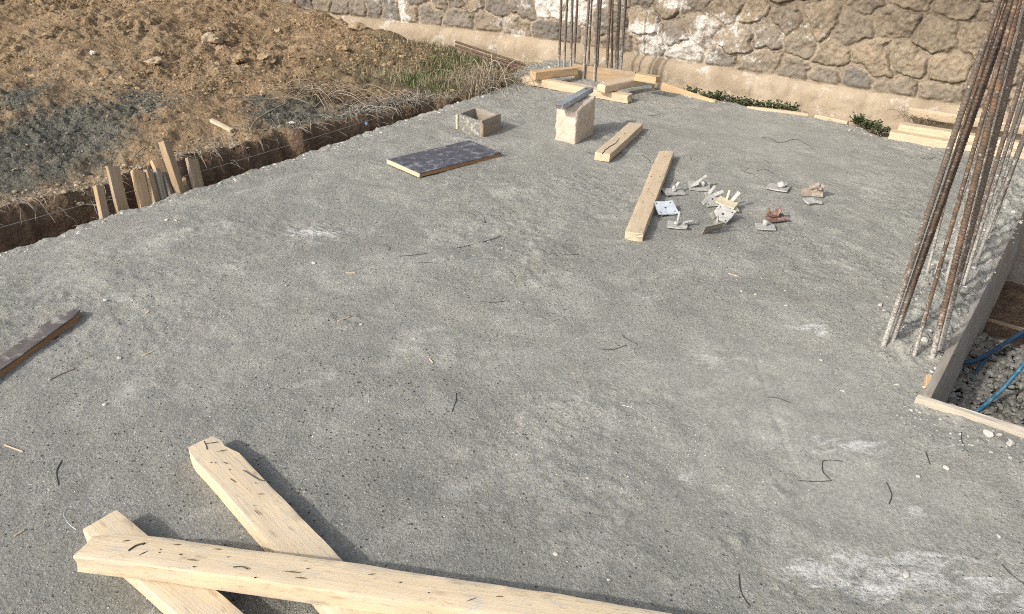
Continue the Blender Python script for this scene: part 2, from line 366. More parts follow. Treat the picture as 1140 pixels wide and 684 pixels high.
def slab_h(s, q):
    s = np.asarray(s, float); q = np.asarray(q, float)
    x = O[0]+s*E1[0]+q*E2[0]; y = O[1]+s*E1[1]+q*E2[1]
    sm = blobs(SMOOTH, x, y)
    pt = .35+1.5*sst(-.15, .45, fbm(x*1.3+7, y*1.3, 4, .6))
    h = .011*fbm(x*1.4, y*1.4, 3)+.0075*fbm(x*6, y*6, 3)
    h = h+(.0042*fbm(x*15, y*15, 4, .7)+.0018*fbm(x*52+5, y*52, 2, .7))*pt*(1.1-.8*np.clip(sm, 0, 1))
    for (ax, ay, bx, by, hh) in SCORES:
        dx, dy = bx-ax, by-ay; L2 = dx*dx+dy*dy; t = np.clip(((x-ax)*dx+(y-ay)*dy)/L2, 0, 1); d = np.hypot(x-ax-t*dx+.02*np.sin(t*3), y-ay-t*dy)
        h = h+hh*np.exp(-(d/.011)**2)*np.clip(.6+1.2*fbm(x*7, y*7, 2), 0, 1.4)
    h = h+blobs(SCUFF, x, y)*(.030*np.abs(fbm(x*13, y*13, 4, .6))-.004)
    rub = sst(3.55, 3.66, q)*(1-sst(3.86, 3.92, q))*sst(1.55, 1.8, s)*(1-sst(4.6, 4.9, s))
    h = h+rub*(.010+.05*np.abs(fbm(x*14, y*14, 3, .65)))
    edge = 1-sst(.0, .12, q-qedge(s))
    h = h+edge*(.012*fbm(x*24, y*24, 3, .6)-.006)
    far = sst(4.5, 4.9, s)*(1-sst(.7, .9, q))
    h = h+far*(.02+.02*np.abs(fbm(x*20, y*20, 3)))
    return h
def slabz(X):
    s, q = SQ(X); return float(slab_h(np.array([s]), np.array([q]))[0])
def build_slab():
    sv = np.concatenate([np.linspace(-14, -1.0, 24), np.arange(-.95, 5.3, .0095)])
    u = np.concatenate([np.zeros(4), np.arange(0, 4.35, .0095), np.linspace(4.5, 14, 16)])
    S, U = np.meshgrid(sv, u, indexing='ij')
    qe = qedge(S)*np.exp(-U/.25)
    Q = U+qe
    SF = sfar(Q)
    T = np.clip((S-4.6)/(5.3-.0095-4.6), 0, 1); S2 = np.where(S > 4.6, 4.6+T*(SF-4.6), S)
    Z = slab_h(S2, Q)
    # crumbling left edge and skirt
    for i, (dz, dq) in enumerate([(-.48, .03), (-.3, .0), (-.14, .012), (-.035, .004)]):
        Q[:, i] += dq+.012*fbm(S[:, i]*14, S[:, i]*0+i*3.1, 3); Z[:, i] = dz
    # far edge skirt
    for j, dz in ((-1, -.35), (-2, -.08)):
        Z[j, 4:] = dz; S2[j, 4:] = S2[-3, 4:]+.01
    X = O[0]+S2*E1[0]+Q*E2[0]; Y = O[1]+S2*E1[1]+Q*E2[1]
    n, m = S.shape
    cs = (S2[:-1, :-1]+S2[1:, 1:])/2; cq = (Q[:-1, :-1]+Q[1:, 1:])/2
    keep = ~((cs > 1.43) & (cs < 4.03) & (cq > 3.885) & (cq < 5.62))
    mask = np.stack([blobs(STAINS, X, Y), np.clip(1-blobs(SMOOTH, X, Y)+.25*fbm(X*2, Y*2, 3), 0, 1.2), np.clip(blobs(SMOOTH, X, Y)*.7, 0, 1)], -1)
    o = mesh('concrete_slab', np.stack([X, Y, Z], -1).reshape(-1, 3), gridfaces(n, m, keep)[:, ::-1].copy(), MS, None, True, {'mask': mask.reshape(-1, 3), 'mask2': np.stack([np.clip(blobs(DARKER, X, Y), 0, 1)]*3, -1).reshape(-1, 3)})
    tag(o, kind='structure')
build_slab()

# ------------------------------------------------------------------ terrain (trench, bank, spoil heap)
def trench_w(s):
    return np.interp(s, [-4, .3, .75, 1.0, 1.5, 2, 2.7, 3.4, 3.9, 4.3], [.55, .52, .37, .42, .40, .35, .27, .17, .08, .03])
def terr_h(s, q, coarse=False):
    s = np.asarray(s, float); q = np.asarray(q, float)
    t = -q
    x = O[0]+s*E1[0]+q*E2[0]; y = O[1]+s*E1[1]+q*E2[1]
    w = trench_w(s)+.05*fbm(s*4, s*0+2.2, 4, .6)+.035*fbm(x*9, y*9, 3)*1.2
    crest = np.interp(q+.6*(4.6-s), [-9, -5, -3.8, -2.1, -1.3, -.7, 1], [.50, .34, .22, .115, .03, -.03, -.05])
    up = sst(1.2, 4.4, s-.25*(q+1.5))
    lat = .16*sst(.6, 3.2, t)
    g = .04+(crest-.04)*up+lat*(1-up)*1.1
    g = g+.12*np.exp(-((s-2.6)/1.1)**2-((t-3.0)/1.2)**2)
    back = sst(4.75, 5.35, s)
    g = g*(1-back)+back*(-.15-.06*sst(1., 2.2, t)*(1-sst(2.2, 3., t))+.14*sst(2.2, 4.8, t))
    # turf strip by the slab's far corner
    tf = sst(3.2, 4.0, s)*(1-sst(.9, 1.5, t)); g = g*(1-tf)+tf*(-.02-.11*sst(4.6, 5.4, s))
    rough = sst(.0, .35, t-w*.6)
    lum = .085*fbm(x*1.7, y*1.7, 4, .55)+.055*np.abs(fbm(x*4.5+3, y*4.5, 3, .5))-.02+.050*np.abs(fbm(x*11, y*11, 4, .62))*(.35+1.3*sst(-.25, .35, fbm(x*1.4+9, y*1.4, 3)))
    gv = gravel(x, y)
    g = g+lum*rough*(1-.6*tf)*(1-.3*gv)+gv*.02*np.abs(fbm(x*34, y*34, 2))
    # trench
    depth = -.44*(1-sst(3.6, 4.3, s))+(-.05)*sst(3.6, 4.3, s)
    inside = 1-sst(-.045, .035, t-w)
    bot = depth+.03*fbm(x*8, y*8, 3)+.10*sst(-.22, 0., t-w)*np.abs(fbm(x*7, y*7, 3))
    z = np.where(t > -.12, g*(1-inside)+bot*inside, 0)
    und = np.where(s < 4.62, -.95, -.95+(.80)*sst(4.62, 4.8, s))
    z = np.where(t > -.12, z, und+np.where(s > 4.8, .02*fbm(x*9, y*9, 3), 0))
    return z
GRAV = []
for px, py, rx, ry, k, zz in [(60, 150, 95, 50, 1.15, .12), (150, 110, 50, 26, .9, .15), (20, 110, 40, 20, .9, .15), (330, 118, 66, 22, 1.1, .1), (420, 118, 75, 20, 1.1, .08), (500, 108, 40, 10, .9, .04), (290, 105, 30, 10, .9, .1), (385, 130, 60, 16, .7, .08), (110, 195, 50, 10, .5, .06), (120, 70, 35, 8, .55, .2), (460, 118, 30, 10, .8, .06)]:
    c = G(px, py, zz); GRAV.append((c[0], c[1], np.linalg.norm(G(px+rx, py, zz)-c), np.linalg.norm(G(px, py-ry, zz)-c)*.9, k))
def gravel(x, y): return np.clip(blobs(GRAV, x, y)*1.15, 0, 1)
def build_terrain():
    sv = np.concatenate([[-300, -120, -50, -20, -8, -4, -2.5, -1.8], np.arange(-1.4, 5.9, .0165), [6.2, 7, 9, 14, 25, 50, 120, 300]])
    qv = np.concatenate([[-300, -120, -50, -22, -13, -10], np.linspace(-9, -6.3, 40), np.arange(-6.25, .1, .0165), [.11, .125, .14, .3], np.linspace(.4, 7, 80), [9, 14, 22, 50, 120, 300]])
    S, Q = np.meshgrid(sv, qv, indexing='ij')
    Z = terr_h(S, Q)
    far = sst(8, 14, np.abs(Q)); Z = np.where(S < 6, Z*(1-far)+.1*far*(Q < 0)-.3*far*(Q > 0), Z)
    Z = np.where(S > 5.86, 2.2+.05*fbm(S, Q, 2), Z); Z = np.where(S < -10, np.where(Q < 0, .1, -.6), Z)
    X = O[0]+S*E1[0]+Q*E2[0]; Y = O[1]+S*E1[1]+Q*E2[1]
    t = -Q; w = trench_w(S)
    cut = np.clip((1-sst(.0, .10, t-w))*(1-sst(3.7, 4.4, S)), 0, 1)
    turf = np.clip(sst(3.0, 3.6, S)*(1-sst(1.1, 1.9, t-.4*(S-3.6)))*(1-cut)+sst(4.7, 4.9, S)*(t < .1)*.8, 0, 1)
    o = mesh('terrain', np.stack([X, Y, Z], -1).reshape(-1, 3), gridfaces(*S.shape)[:, ::-1].copy(), MT, None, True, {'mask': np.stack([gravel(X, Y)*(1-cut), turf*(1-gravel(X, Y)), cut], -1).reshape(-1, 3)})
    tag(o, kind='structure')
build_terrain()
def terrz(X):
    s, q = SQ(X); return float(terr_h(np.array([s]), np.array([q]))[0])
def hit(px, py, zf, z0=0.):                   # photo pixel to the point of a surface
    z = z0
    for _ in range(12): z = .5*z+.5*zf(G(px, py, z))
    X = G(px, py, z); X[2] = z; return X

# pit floor
def build_pit():
    sv = np.arange(1.38, 4.10, .014); qv = np.arange(3.86, 5.66, .016)
    S, Q = np.meshgrid(sv, qv, indexing='ij')
    edge = 2.62+.1*fbm(Q*3, Q*0, 3)+.05*fbm(Q*12, S*3, 2)
    d = sst(-.06, .10, S-edge)
    Z = -.30-.24*d+.03*np.abs(fbm(S*9, Q*9, 4, .6))+.05*np.abs(fbm(S*19, Q*19, 3, .6))*(1-d)+.02*fbm(S*5, Q*5, 3)
    Z = Z-.1*sst(5.0, 5.5, Q)
    X = O[0]+S*E1[0]+Q*E2[0]; Y = O[1]+S*E1[1]+Q*E2[1]
    m = np.stack([1.1*(1-d), 0*d, d], -1)
    o = mesh('pit_floor', np.stack([X, Y, Z], -1).reshape(-1, 3), gridfaces(*S.shape)[:, ::-1].copy(), MT, None, True, {'mask': m.reshape(-1, 3)})
    tag(o, kind='structure')
build_pit()

# ------------------------------------------------------------------ stone retaining wall
def build_wall():
    root = empty('stone_wall', W(5.5, 0, -.2)); tag(root, 'long rough stone retaining wall with whitewash stains above a pale rendered footing', 'wall')
    qv = np.concatenate([np.linspace(-13, -6.6, 60), np.arange(-6.55, 4.9, .0085), np.linspace(4.95, 10, 50)])
    zl = np.concatenate([[-.02], np.arange(0, 1.02, .0085), np.linspace(1.04, 2.25, 60)])
    # stone seeds in rows
    seeds = []; r2 = np.random.default_rng(5); z = .04; row = 0
    while z < 2.4:
        hh = r2.uniform(.16, .25); q = -13.2+r2.uniform(0, .2)
        while q < 10.2:
            ww = r2.uniform(.17, .42); seeds.append((q+ww/2, z+hh/2+r2.uniform(-.05, .05)*(0.3 if row == 0 else 1), r2.random())); q += ww
        z += hh; row += 1
    seeds = np.array(seeds)
    Qg, Zg = np.meshgrid(qv, zl, indexing='ij')
    zb = np.interp(Qg, [-13, -3.4, -1, .4, 10], [-.06, .0, .095, .105, .14])-.0
    qq = Qg+.085*fbm(Qg*4.5, Zg*4.5, 4, .6); zz = Zg+.075*fbm(Qg*4.5+40, Zg*4.5+9, 4, .6)
    f1 = np.full(Qg.shape, 9.); f2 = f1.copy(); idx = np.zeros(Qg.shape, int)
    order = np.argsort(seeds[:, 0]); seeds = seeds[order]
    for i in range(len(qv)):
        lo = np.searchsorted(seeds[:, 0], qv[i]-.6); hi = np.searchsorted(seeds[:, 0], qv[i]+.6)
        sd = seeds[lo:hi]
        d = np.sqrt((qq[i][:, None]-sd[None, :, 0])**2*.72+(zz[i][:, None]-sd[None, :, 1])**2*1.15)
        o2 = np.argpartition(d, 1, axis=1)[:, :2]
        a = np.take_along_axis(d, o2, 1); sw = a[:, 0] > a[:, 1]
        f1[i] = a.min(1); f2[i] = a.max(1); idx[i] = lo+np.where(sw, o2[:, 1], o2[:, 0])
    e = f2-f1
    e = e*np.clip(1.05+.3*fbm(Qg*30, Zg*30, 2), .6, 1.4)
    stone = sst(.028, .036, e)
    rnd = seeds[idx, 2]; ca = np.cos(rnd*40); sa = np.sin(rnd*57)
    dome = np.sqrt(np.clip(e/.16, 0, 1))
    dq = qq-seeds[idx, 0]; dz = zz-seeds[idx, 1]
    rel = stone*(.016+.005*dome+.010*rnd+.07*ca*dq+.08*sa*dz)+.016*fbm(Qg*8, Zg*8, 5, .68)*(.5+stone)-.030*np.abs(fbm(Qg*7+rnd*30, Zg*7+rnd*11, 3, .5))*stone+.007*fbm(Qg*45, Zg*45, 2)*stone
    # recessed joint line right at the stone's rim
    rel = rel-.015*np.exp(-((e-.024)/.010)**2)*sst(-.5, .3, fbm(Qg*4, Zg*4+30, 3))
    base = sst(.0, .03, Zg-zb)
    rel = rel*base
    S = 5.52-rel
    Zg2 = np.maximum(Zg, zb-.03)
    white = np.clip(.9*sst(.05, .5, fbm(Qg*1.1+3, Zg*2.2+7, 4)+.18*(rnd-.5)+.28*np.exp(-((Qg+.2)/1.6)**2))+.5*(rnd > .8), 0, 1)*(1-sst(.55, .8, Zg))
    white = white*np.interp(Qg, [-5, -3.6, -2.2, .8, 1.6, 5], [.7, .8, 1.25, 1.25, .75, .7])
    grey = np.clip(rnd*.8+.18*fbm(Qg*.9, Zg*1.4, 3)+.35*sst(.2, 2.2, Qg)*sst(.15, .45, Zg)+.0, 0, 1)
    moss = np.clip(sst(.32, .68, Zg+.14*fbm(Qg*3, Zg*3, 3))*np.interp(Qg, [-6, .6, 1.4, 3, 9], [.1, .15, .6, .85, .8]), 0, 1)
    rim_shade = np.exp(-((e-.02)/.012)**2)*base*sst(-.6, .6, fbm(Qg*4, Zg*4+30, 3)+1.2*(dq*.6-dz)/np.hypot(dq, dz).clip(.02))  # joint rims darkened at lower right, cast shadow put into the colour
    # close the wall: top and back
    Sx = np.concatenate([S, np.full((len(qv), 3), 0.)], 1); Zx = np.concatenate([Zg2, np.zeros((len(qv), 3))], 1)
    Sx[:, -3:] = [5.55, 5.86, 5.86]; Zx[:, -3:] = [2.29, 2.29, -.5]
    Qx = np.concatenate([Qg, np.repeat(Qg[:, :1], 3, 1)], 1)
    pad = lambda a: np.concatenate([a, np.zeros((len(qv), 3))], 1)
    X = O[0]+Sx*E1[0]+Qx*E2[0]; Y = O[1]+Sx*E1[1]+Qx*E2[1]
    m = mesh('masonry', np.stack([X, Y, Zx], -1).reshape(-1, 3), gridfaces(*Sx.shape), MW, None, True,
             {'mask': np.stack([pad(stone*base), pad(grey), pad(white)], -1).reshape(-1, 3), 'mask2': np.stack([pad(moss), pad(rim_shade), pad(rnd)], -1).reshape(-1, 3)})
    # footing: rendered plinth with a sloped top, ledge, face
    prof = [(5.62, .03), (5.535, .01), (5.50, -.012), (5.475, -.035), (5.462, -.06), (5.455, -.10), (5.452, -.14), (5.45, -.19), (5.43, -.21), (5.42, -.24), (5.42, -.5)]
    qs = np.concatenate([np.linspace(-13, -6.6, 40), np.arange(-6.55, 4.9, .02), np.linspace(4.95, 10, 40)])
    ps = [];
    for (a, b) in zip(prof[:-1], prof[1:]):
        k = max(1, int(np.hypot(a[0]-b[0], a[1]-b[1])/.016)); ps += [(a[0]+(b[0]-a[0])*i/k, a[1]+(b[1]-a[1])*i/k) for i in range(k)]
    ps.append(prof[-1]); ps = np.array(ps)
    Qp, _ = np.meshgrid(qs, ps[:, 0], indexing='ij')
    zt = np.interp(Qp, [-13, -3.4, -1, .4, 10], [-.06, .0, .095, .105, .14])
    Sp = ps[None, :, 0]-.012*fbm(Qp*7, ps[None, :, 1]*9+Qp*0, 4, .6)-.006*fbm(Qp*28, ps[None, :, 1]*28+Qp*0, 2)
    Zp = ps[None, :, 1]+zt-.004+.012*fbm(Qp*4, Qp*0+5, 3)
    chip = np.exp(-((fbm(Qp*2.3, Qp*0+11, 3)-.35)/.06)**2); Sp = Sp+.02*chip
    X = O[0]+Sp*E1[0]+Qp*E2[0]; Y = O[1]+Sp*E1[1]+Qp*E2[1]
    f = mesh('footing', np.stack([X, Y, Zp], -1).reshape(-1, 3), gridfaces(*Sp.shape)[:, ::-1].copy(), MP)
    for ob in (m, f):
        ob.parent = root; ob.matrix_parent_inverse = Matrix.Translation(-root.location)
build_wall()

# ------------------------------------------------------------------ timber
def beam_vf(L, w, h, bev=.005, rough=.002, seed=0, nx=None, taper0=0., taper1=0., bow=0., side=0., chip=None):
    r = np.random.default_rng(seed); nx = nx or max(6, int(L/.03))
    ns = 4; prof = []
    hw, hh = w/2-bev, h/2-bev
    for (cx_, cy_, a0) in ((hw, hh, 0), (-hw, hh, pi/2), (-hw, -hh, pi), (hw, -hh, 3*pi/2)):
        for k in range(3): prof.append((cx_+bev*cos(a0+k*pi/4), cy_+bev*sin(a0+k*pi/4)))
        nxt = {0: (-hw, hh, pi/2), pi/2: (-hw, -hh, pi), pi: (hw, -hh, 3*pi/2), 3*pi/2: (hw, hh, 2*pi)}[a0]
        a = (cx_+bev*cos(a0+pi/2), cy_+bev*sin(a0+pi/2)); b = (nxt[0]+bev*cos(nxt[2]), nxt[1]+bev*sin(nxt[2]))
        for k in range(1, ns): prof.append((a[0]+(b[0]-a[0])*k/ns, a[1]+(b[1]-a[1])*k/ns))
    prof = np.array(prof); n = len(prof)
    xs = np.concatenate([[0, bev*.6], np.linspace(bev*1.8, L-bev*1.8, nx), [L-bev*.6, L]])
    V = []
    off = r.random()*50
    for i, x in enumerate(xs):
        k = 1.
        if i == 0 or i == len(xs)-1: k = 1-1.6*bev/min(w, h)
        sh = 1-taper0*max(0, 1-x/.06)-taper1*max(0, 1-(L-x)/.06)
        p = prof*np.array([k*sh, k])
        nn = np.array([fbm(np.array([x*7+off]), np.array([j*.45+off]), 3)[0] for j in range(n)]) if False else fbm(np.full(n, x*6+off), np.arange(n)*.35+off, 3)
        d = prof/np.linalg.norm(prof, axis=1)[:, None]
        p = p+d*(nn*rough*2)[:, None]
        if chip is not None: p = chip(x, p)
        ex = 0.
        if i < 2: ex = (rough*4*fbm(np.arange(n)*.35+off, np.full(n, 3.3), 3))
        if i >= len(xs)-2: ex = (rough*4*fbm(np.arange(n)*.35+off, np.full(n, 7.3), 3))
        zb = bow*((2*x/L-1)**2-1)
        V.append(np.stack([np.full(n, x)+ex, p[:, 0]-side*((2*x/L-1)**2-1), p[:, 1]+h/2+zb], -1))
    V = np.array(V).reshape(-1, 3); m = len(xs)
    Fc = []
    for i in range(m-1):
        for j in range(n): Fc.append((i*n+j, (i+1)*n+j, (i+1)*n+(j+1) % n, i*n+(j+1) % n))
    # end caps as fans
    c0 = len(V); V = np.vstack([V, V[:n].mean(0), V[(m-1)*n:m*n].mean(0)])
    for j in range(n): Fc.append((c0, j, (j+1) % n)); Fc.append((c0+1, (m-1)*n+(j+1) % n, (m-1)*n+j))
    return V, [f[::-1] for f in Fc]
SEED = [100]
def board(name, A, B, w, h, mat, label=None, cat=None, group=None, up=(0, 0, 1), parent=None, **kw):
    """sawn timber whose top centre line runs from A to B"""
    SEED[0] += 1
    A = np.asarray(A, float); B = np.asarray(B, float); X = B-A; L = np.linalg.norm(X); X = X/L
    up = np.asarray(up, float); Y = np.cross(up, X); Y /= np.linalg.norm(Y); Z = np.cross(X, Y)
    V, Fc = beam_vf(L, w, h, seed=SEED[0], **kw)
    o = mesh(name, V, Fc, mat, None, True); o.data.set_sharp_from_angle(angle=radians(28))
    o.matrix_world = frames(X, Y, Z, A-Z*h)
    bpy.context.view_layer.update()
    if parent is not None:
        o.parent = parent; o.matrix_parent_inverse = parent.matrix_world.inverted()
    if label: tag(o, label, cat, group)
    return o
def sub(parent, o):
    bpy.context.view_layer.update()
    mw = o.matrix_world.copy(); o.parent = parent; o.matrix_parent_inverse = parent.matrix_world.inverted(); o.matrix_world = mw
    return o
def rest(px, py, h): X = G(px, py, h); X[2] = h; return X
def ext(A, B, a=0., b=0.):
    d = (B-A)/np.linalg.norm(B-A); return A-d*a, B+d*b

# foreground: beam lying over two others
def chip2(x, p):
    if .06 < x < .135:
        k = np.clip((x-.06)/.008, 0, 1)*np.clip((.135-x)/.07, 0, 1)
        p = p.copy(); q = p[:, 0] > 0; lim = .062-.022*k; p[q, 0] = np.minimum(p[q, 0], lim)
    if x < .06:
        p = p.copy(); q = p[:, 0] > 0; p[q, 0] = np.minimum(p[q, 0], .036+.2*x)
        q = p[:, 0] < 0; p[q, 0] = np.maximum(p[q, 0], -.050-.25*x)
    return p
# -- lower right beam
A = rest(227, 492, .055); B = rest(345, 620, .055); A, B = ext(A, B, .01, .62)
b2 = board('timber_beam', A, B, .128, .055, FRESH, 'pale thick sawn timber with a chipped end, under the long beam, pointing up to the middle of the slab', 'timber', up=(0, 0, 1), bev=.006, rough=.0028, chip=chip2)
A = rest(113, 580, .055); B = rest(216, 668, .055); A, B = ext(A, B, .008, .55)
b3 = board('timber_beam', A, B, .112, .055, FRESH, 'pale square-ended timber crossing beneath the left end of the long beam', 'timber', bev=.005, rough=.0025)
A = rest(93, 603.5, .122); B = rest(735, 699, .105); A, B = ext(A, B, .0, .15)
def chip1(x, p):
    if x < .09:
        p = p.copy(); q = p[:, 0] > 0; k = (1-x/.09); p[q, 0] *= 1-.42*k
        q2 = p[:, 1] > 0; p[q2, 1] -= .004*k
    return p
b1 = board('timber_beam', A, B, .105, .062, FRESH, 'long pale timber beam lying on top of two others across the lower left corner', 'timber', bev=.006, rough=.0022, side=.014, chip=chip1)
# nails, gouges and holes in the foreground timbers
def on_beam(b, x, y, dz=0.):
    h = max(v.co.z for v in b.data.vertices); return np.array(b.matrix_world @ Vector((x, y, h+dz)))
def disc_lump(name, X, r, mat, parent, flat=.35):
    v, f = lump_vf(X, (r, r*.7, r*flat), 3); o = mesh(name, v, f, mat); return sub(parent, o)
def ico(sub_=1):
    import bmesh
    bm = bmesh.new(); bmesh.ops.create_icosphere(bm, subdivisions=sub_, radius=1)
    v = np.array([x.co[:] for x in bm.verts]); f = np.array([[q.index for q in p.verts] for p in bm.faces]); bm.free(); return v, f
ICO0, ICO1, ICO2 = ico(1), ico(2), ico(3)
def rotm(r):
    a, b, c = r.random(3)*2*pi
    return np.array(Matrix.Rotation(a, 3, 'X') @ Matrix.Rotation(b, 3, 'Y') @ Matrix.Rotation(c, 3, 'Z'))
def lump_vf(X, rad, seed, lod=1, ang=.35):
    v, f = (ICO0, ICO1, ICO2)[lod]; r = np.random.default_rng(seed)
    v = v.copy()
    for _ in range(7):                                       # facet cuts
        n = r.normal(size=3); n /= np.linalg.norm(n); d = r.uniform(.55, .9); k = v@n; v = v-np.outer(np.maximum(k-d, 0), n)*.95
    v = v*(1+ang*.4*fbm(v[:, 0]*1.7+seed % 97, v[:, 1]*1.7+v[:, 2]*2.3, 3)[:, None])
    rz = r.random()*2*pi; m = np.array([[cos(rz), -sin(rz), 0], [sin(rz), cos(rz), 0], [0, 0, 1]])
    v = (v*np.asarray(rad))@m.T+np.asarray(X)
    return v, f
def nail(b, x, y, ang, L=.03, r=.0016):
    a = on_beam(b, x, y, .0); d = np.array(b.matrix_world.to_3x3() @ Vector((cos(ang), sin(ang), 0)))
    n = np.array([-d[1], d[0], 0])
    p = spline([a, a+d*L*.5+n*L*.12+[0, 0, .0005], a+d*L], 5); o = multi_tube('nail', [(p, r)], WIRE); return sub(b, o)
nail(b1, .135, -.01, .9, .045, .0022); nail(b1, .43, -.012, 0., .04, .0017)
for (x, y) in ((.215, .012), (.218, .0), (.275, .005), (.40, .02), (.33, -.03), (.62, .02), (.95, .0), (.87, .02), (.16, .02), (.50, -.035)):
    disc_lump('nail_head', on_beam(b1, x, y, -.0005), random.uniform(.0025, .0045), WIRE, b1)
for (x, y) in ((.13, -.03), (.14, -.02), (.20, .0), (.31, .03), (.40, -.02)):
    disc_lump('nail_head', on_beam(b2, x, y, -.0005), .0028, WIRE, b2)
p = spline([on_beam(b2, .23, .03, .0), on_beam(b2, .27, .038, .0), on_beam(b2, .305, .046, .0), on_beam(b2, .325, .062, .0)], 5); sub(b2, multi_tube('crack', [(p, .0016)], WIRE))
p = spline([on_beam(b2, .012, .0, .000), on_beam(b2, .04, -.005, .0005), on_beam(b2, .06, -.012, .0005)], 5); sub(b2, multi_tube('crack', [(p, .0013)], WIRE))
p = spline([on_beam(b2, .045, .033, .0005), on_beam(b2, .035, .012, .0005), on_beam(b2, .03, .0, .0005)], 5); sub(b2, multi_tube('crack', [(p, .0012)], WIRE))

GOUGE = m_plain('dark_gouge', (.11, .075, .05), .9, 0, .3, 60, None, 0)
for (x, y, a_, L_) in ((.10, .02, .4, .02), (.17, -.02, .9, .025), (.30, -.01, .1, .03), (.56, .0, .05, .05), (.60, -.015, .05, .03), (.78, .03, .3, .02), (1.05, -.01, .6, .03), (1.12, .02, .2, .02), (.24, .035, .2, .018), (.35, .04, .1, .02)):
    a = on_beam(b1, x, y, -.0004); d = np.array(b1.matrix_world.to_3x3() @ Vector((cos(a_), sin(a_), 0))); sub(b1, multi_tube('gouge', [(np.array([a, a+d*L_*.5, a+d*L_]), np.array([.0006, .0016, .0005]))], GOUGE))
for (x, y, a_, L_) in ((.09, .01, 1.2, .03), (.15, .0, .3, .02), (.24, -.02, .2, .03), (.36, .01, .9, .02), (.42, -.03, .1, .03)):
    a = on_beam(b2, x, y, -.0004); d = np.array(b2.matrix_world.to_3x3() @ Vector((cos(a_), sin(a_), 0))); sub(b2, multi_tube('gouge', [(np.array([a, a+d*L_*.5, a+d*L_]), np.array([.0005, .0014, .0005]))], GOUGE))

# middle planks
A = rest(742, 168.5, .045); B = rest(706, 259.5, .045)
pk1 = board('timber_plank', A, B, .095, .045, PALE, 'long pale plank lying flat on the slab left of the scattered steel plates', 'plank', bev=.004, rough=.0018)
A = rest(708.5, 137, .05); B = rest(670.5, 171, .05)
pk2 = board('timber_plank', A, B, .10, .05, PALE, 'short cracked plank lying on the slab just right of the stone block', 'plank', bev=.003, rough=.002)
for (x, y) in ((.12, 0.), (.5, .02), (.52, -.03), (.8, .01), (.83, .02), (.95, -.02)): disc_lump('nail_head', on_beam(pk1, x, y, -.0004), .004, WIRE, pk1)
r_crack = np.random.default_rng(2); L2 = max(v.co.x for v in pk2.data.vertices)
p = spline([on_beam(pk2, L2-.002, .0, 0), on_beam(pk2, L2-.12, -.004, .0004), on_beam(pk2, L2-.25, .01, .0004), on_beam(pk2, L2-.36, .0, .0004)], 5); p[:, :2] += r_crack.normal(size=(len(p), 2))*.0025; sub(pk2, multi_tube('crack', [(p, np.linspace(.0032, .0008, len(p)))], HOLE))
disc_lump('nail_head', on_beam(pk2, .28, 0., -.0004), .006, WIRE, pk2)

# dark strip at the left edge
A = rest(84, 344, .032); B = rest(-6, 408, .032); A, B = ext(A, B, 0, .5)
STRIP = m_plain('worn_film_face', (.125, .108, .098), .6, 0, .35, 16, ((.38, .365, .33), 14, .7))
st = board('plywood_strip', A, B, .075, .006, STRIP, up=(0, 0, 1), bev=.0015, rough=.002, taper0=.4)
tmp = empty('plywood_strip', A); tag(tmp, 'narrow dark strip of film faced plywood running off the left edge of the slab', 'plywood strip')
st.name = 'film_face'; sub(tmp, st)
sub(tmp, board('plywood_core', A-[0, 0, .006], B-[0, 0, .006], .073, .024, PLYEDGE, bev=.002, rough=.0018, taper0=.4))

# dark plywood panel
c0 = rest(431, 177.5, .03); c1 = rest(467.5, 193, .03); c2 = rest(558.7, 169.6, .03); c3 = rest(522, 156.6, .03)
A = (c0+c1)/2; B = (c3+c2)/2
pw = np.linalg.norm(c1-c0)
rt = empty('plywood_sheet', A*[1, 1, 0]); tag(rt, 'dark scuffed film faced plywood sheet lying flat near the trench', 'plywood sheet')
Ldir = (B-A)/np.linalg.norm(B-A)
sub(rt, board('film_face', A+Ldir*.001, B, pw-.002, .005, DARKP, bev=.001, rough=.0006))
sub(rt, board('plywood_core', A-[0, 0, .005]+Ldir*.004, B-[0, 0, .005], pw-.004, .02, PLYEDGE, bev=.001, rough=.001))
sub(rt, board('lit_end_edge', (c0+c3*0)-[0, 0, .001]-Ldir*.001, c1-[0, 0, .001]-Ldir*.001, .008, .026, PLYLIT, bev=.001, rough=.0008))  # pale strip puts the sunlight on this end into its colour

# open formwork box
a = rest(508.5, 144, 0); b = rest(537, 153.6, 0); c = rest(557, 145.5, 0)
hb = .112; bx = empty('formwork_box', (a+c)/2); tag(bx, 'small open topped wooden formwork box half bedded in concrete', 'formwork box')
FRONT = m_plain('cement_splashed_board', (.20, .19, .165), .85, 0, .4, 30, ((.46, .44, .39), 45, .8), .006)
d = c-b; e = a-b
up_ = np.array([0, 0, 1.])
def stand(name, A, B, th, h, mat, n, parent):       # board standing on edge, inner side along n
    Aa = A+[0, 0, h]; Bb = B+[0, 0, h]; return sub(parent, board(name, Aa, Bb, th, h, mat, bev=.0015, rough=.0012))
nb = d/np.linalg.norm(d); ne = e/np.linalg.norm(e)
stand('side_panel', b+nb*.012, a+nb*.012, .018, hb-.006, FRONT, None, bx)
stand('side_panel', b+ne*.012-nb*.004, c+ne*.012+nb*.004, .02, hb+.003, GREYW, None, bx)
stand('side_panel', c+e-nb*.012+ne*.004-d*0, c-nb*.012+ne*.026, .018, hb, GREYW, None, bx)
stand('side_panel', a+nb*.024-ne*.012, a+d-nb*.024-ne*.012, .02, hb-.004, FORM, None, bx)
stand('corner_batten', b+nb*.006+ne*.0-ne*.002, b+nb*.006+ne*.02, .012, hb-.012, TAN, None, bx)
stand('corner_batten', a+nb*.0-ne*.016, a+nb*.0+ne*.004, .014, hb-.01, PALE, None, bx)

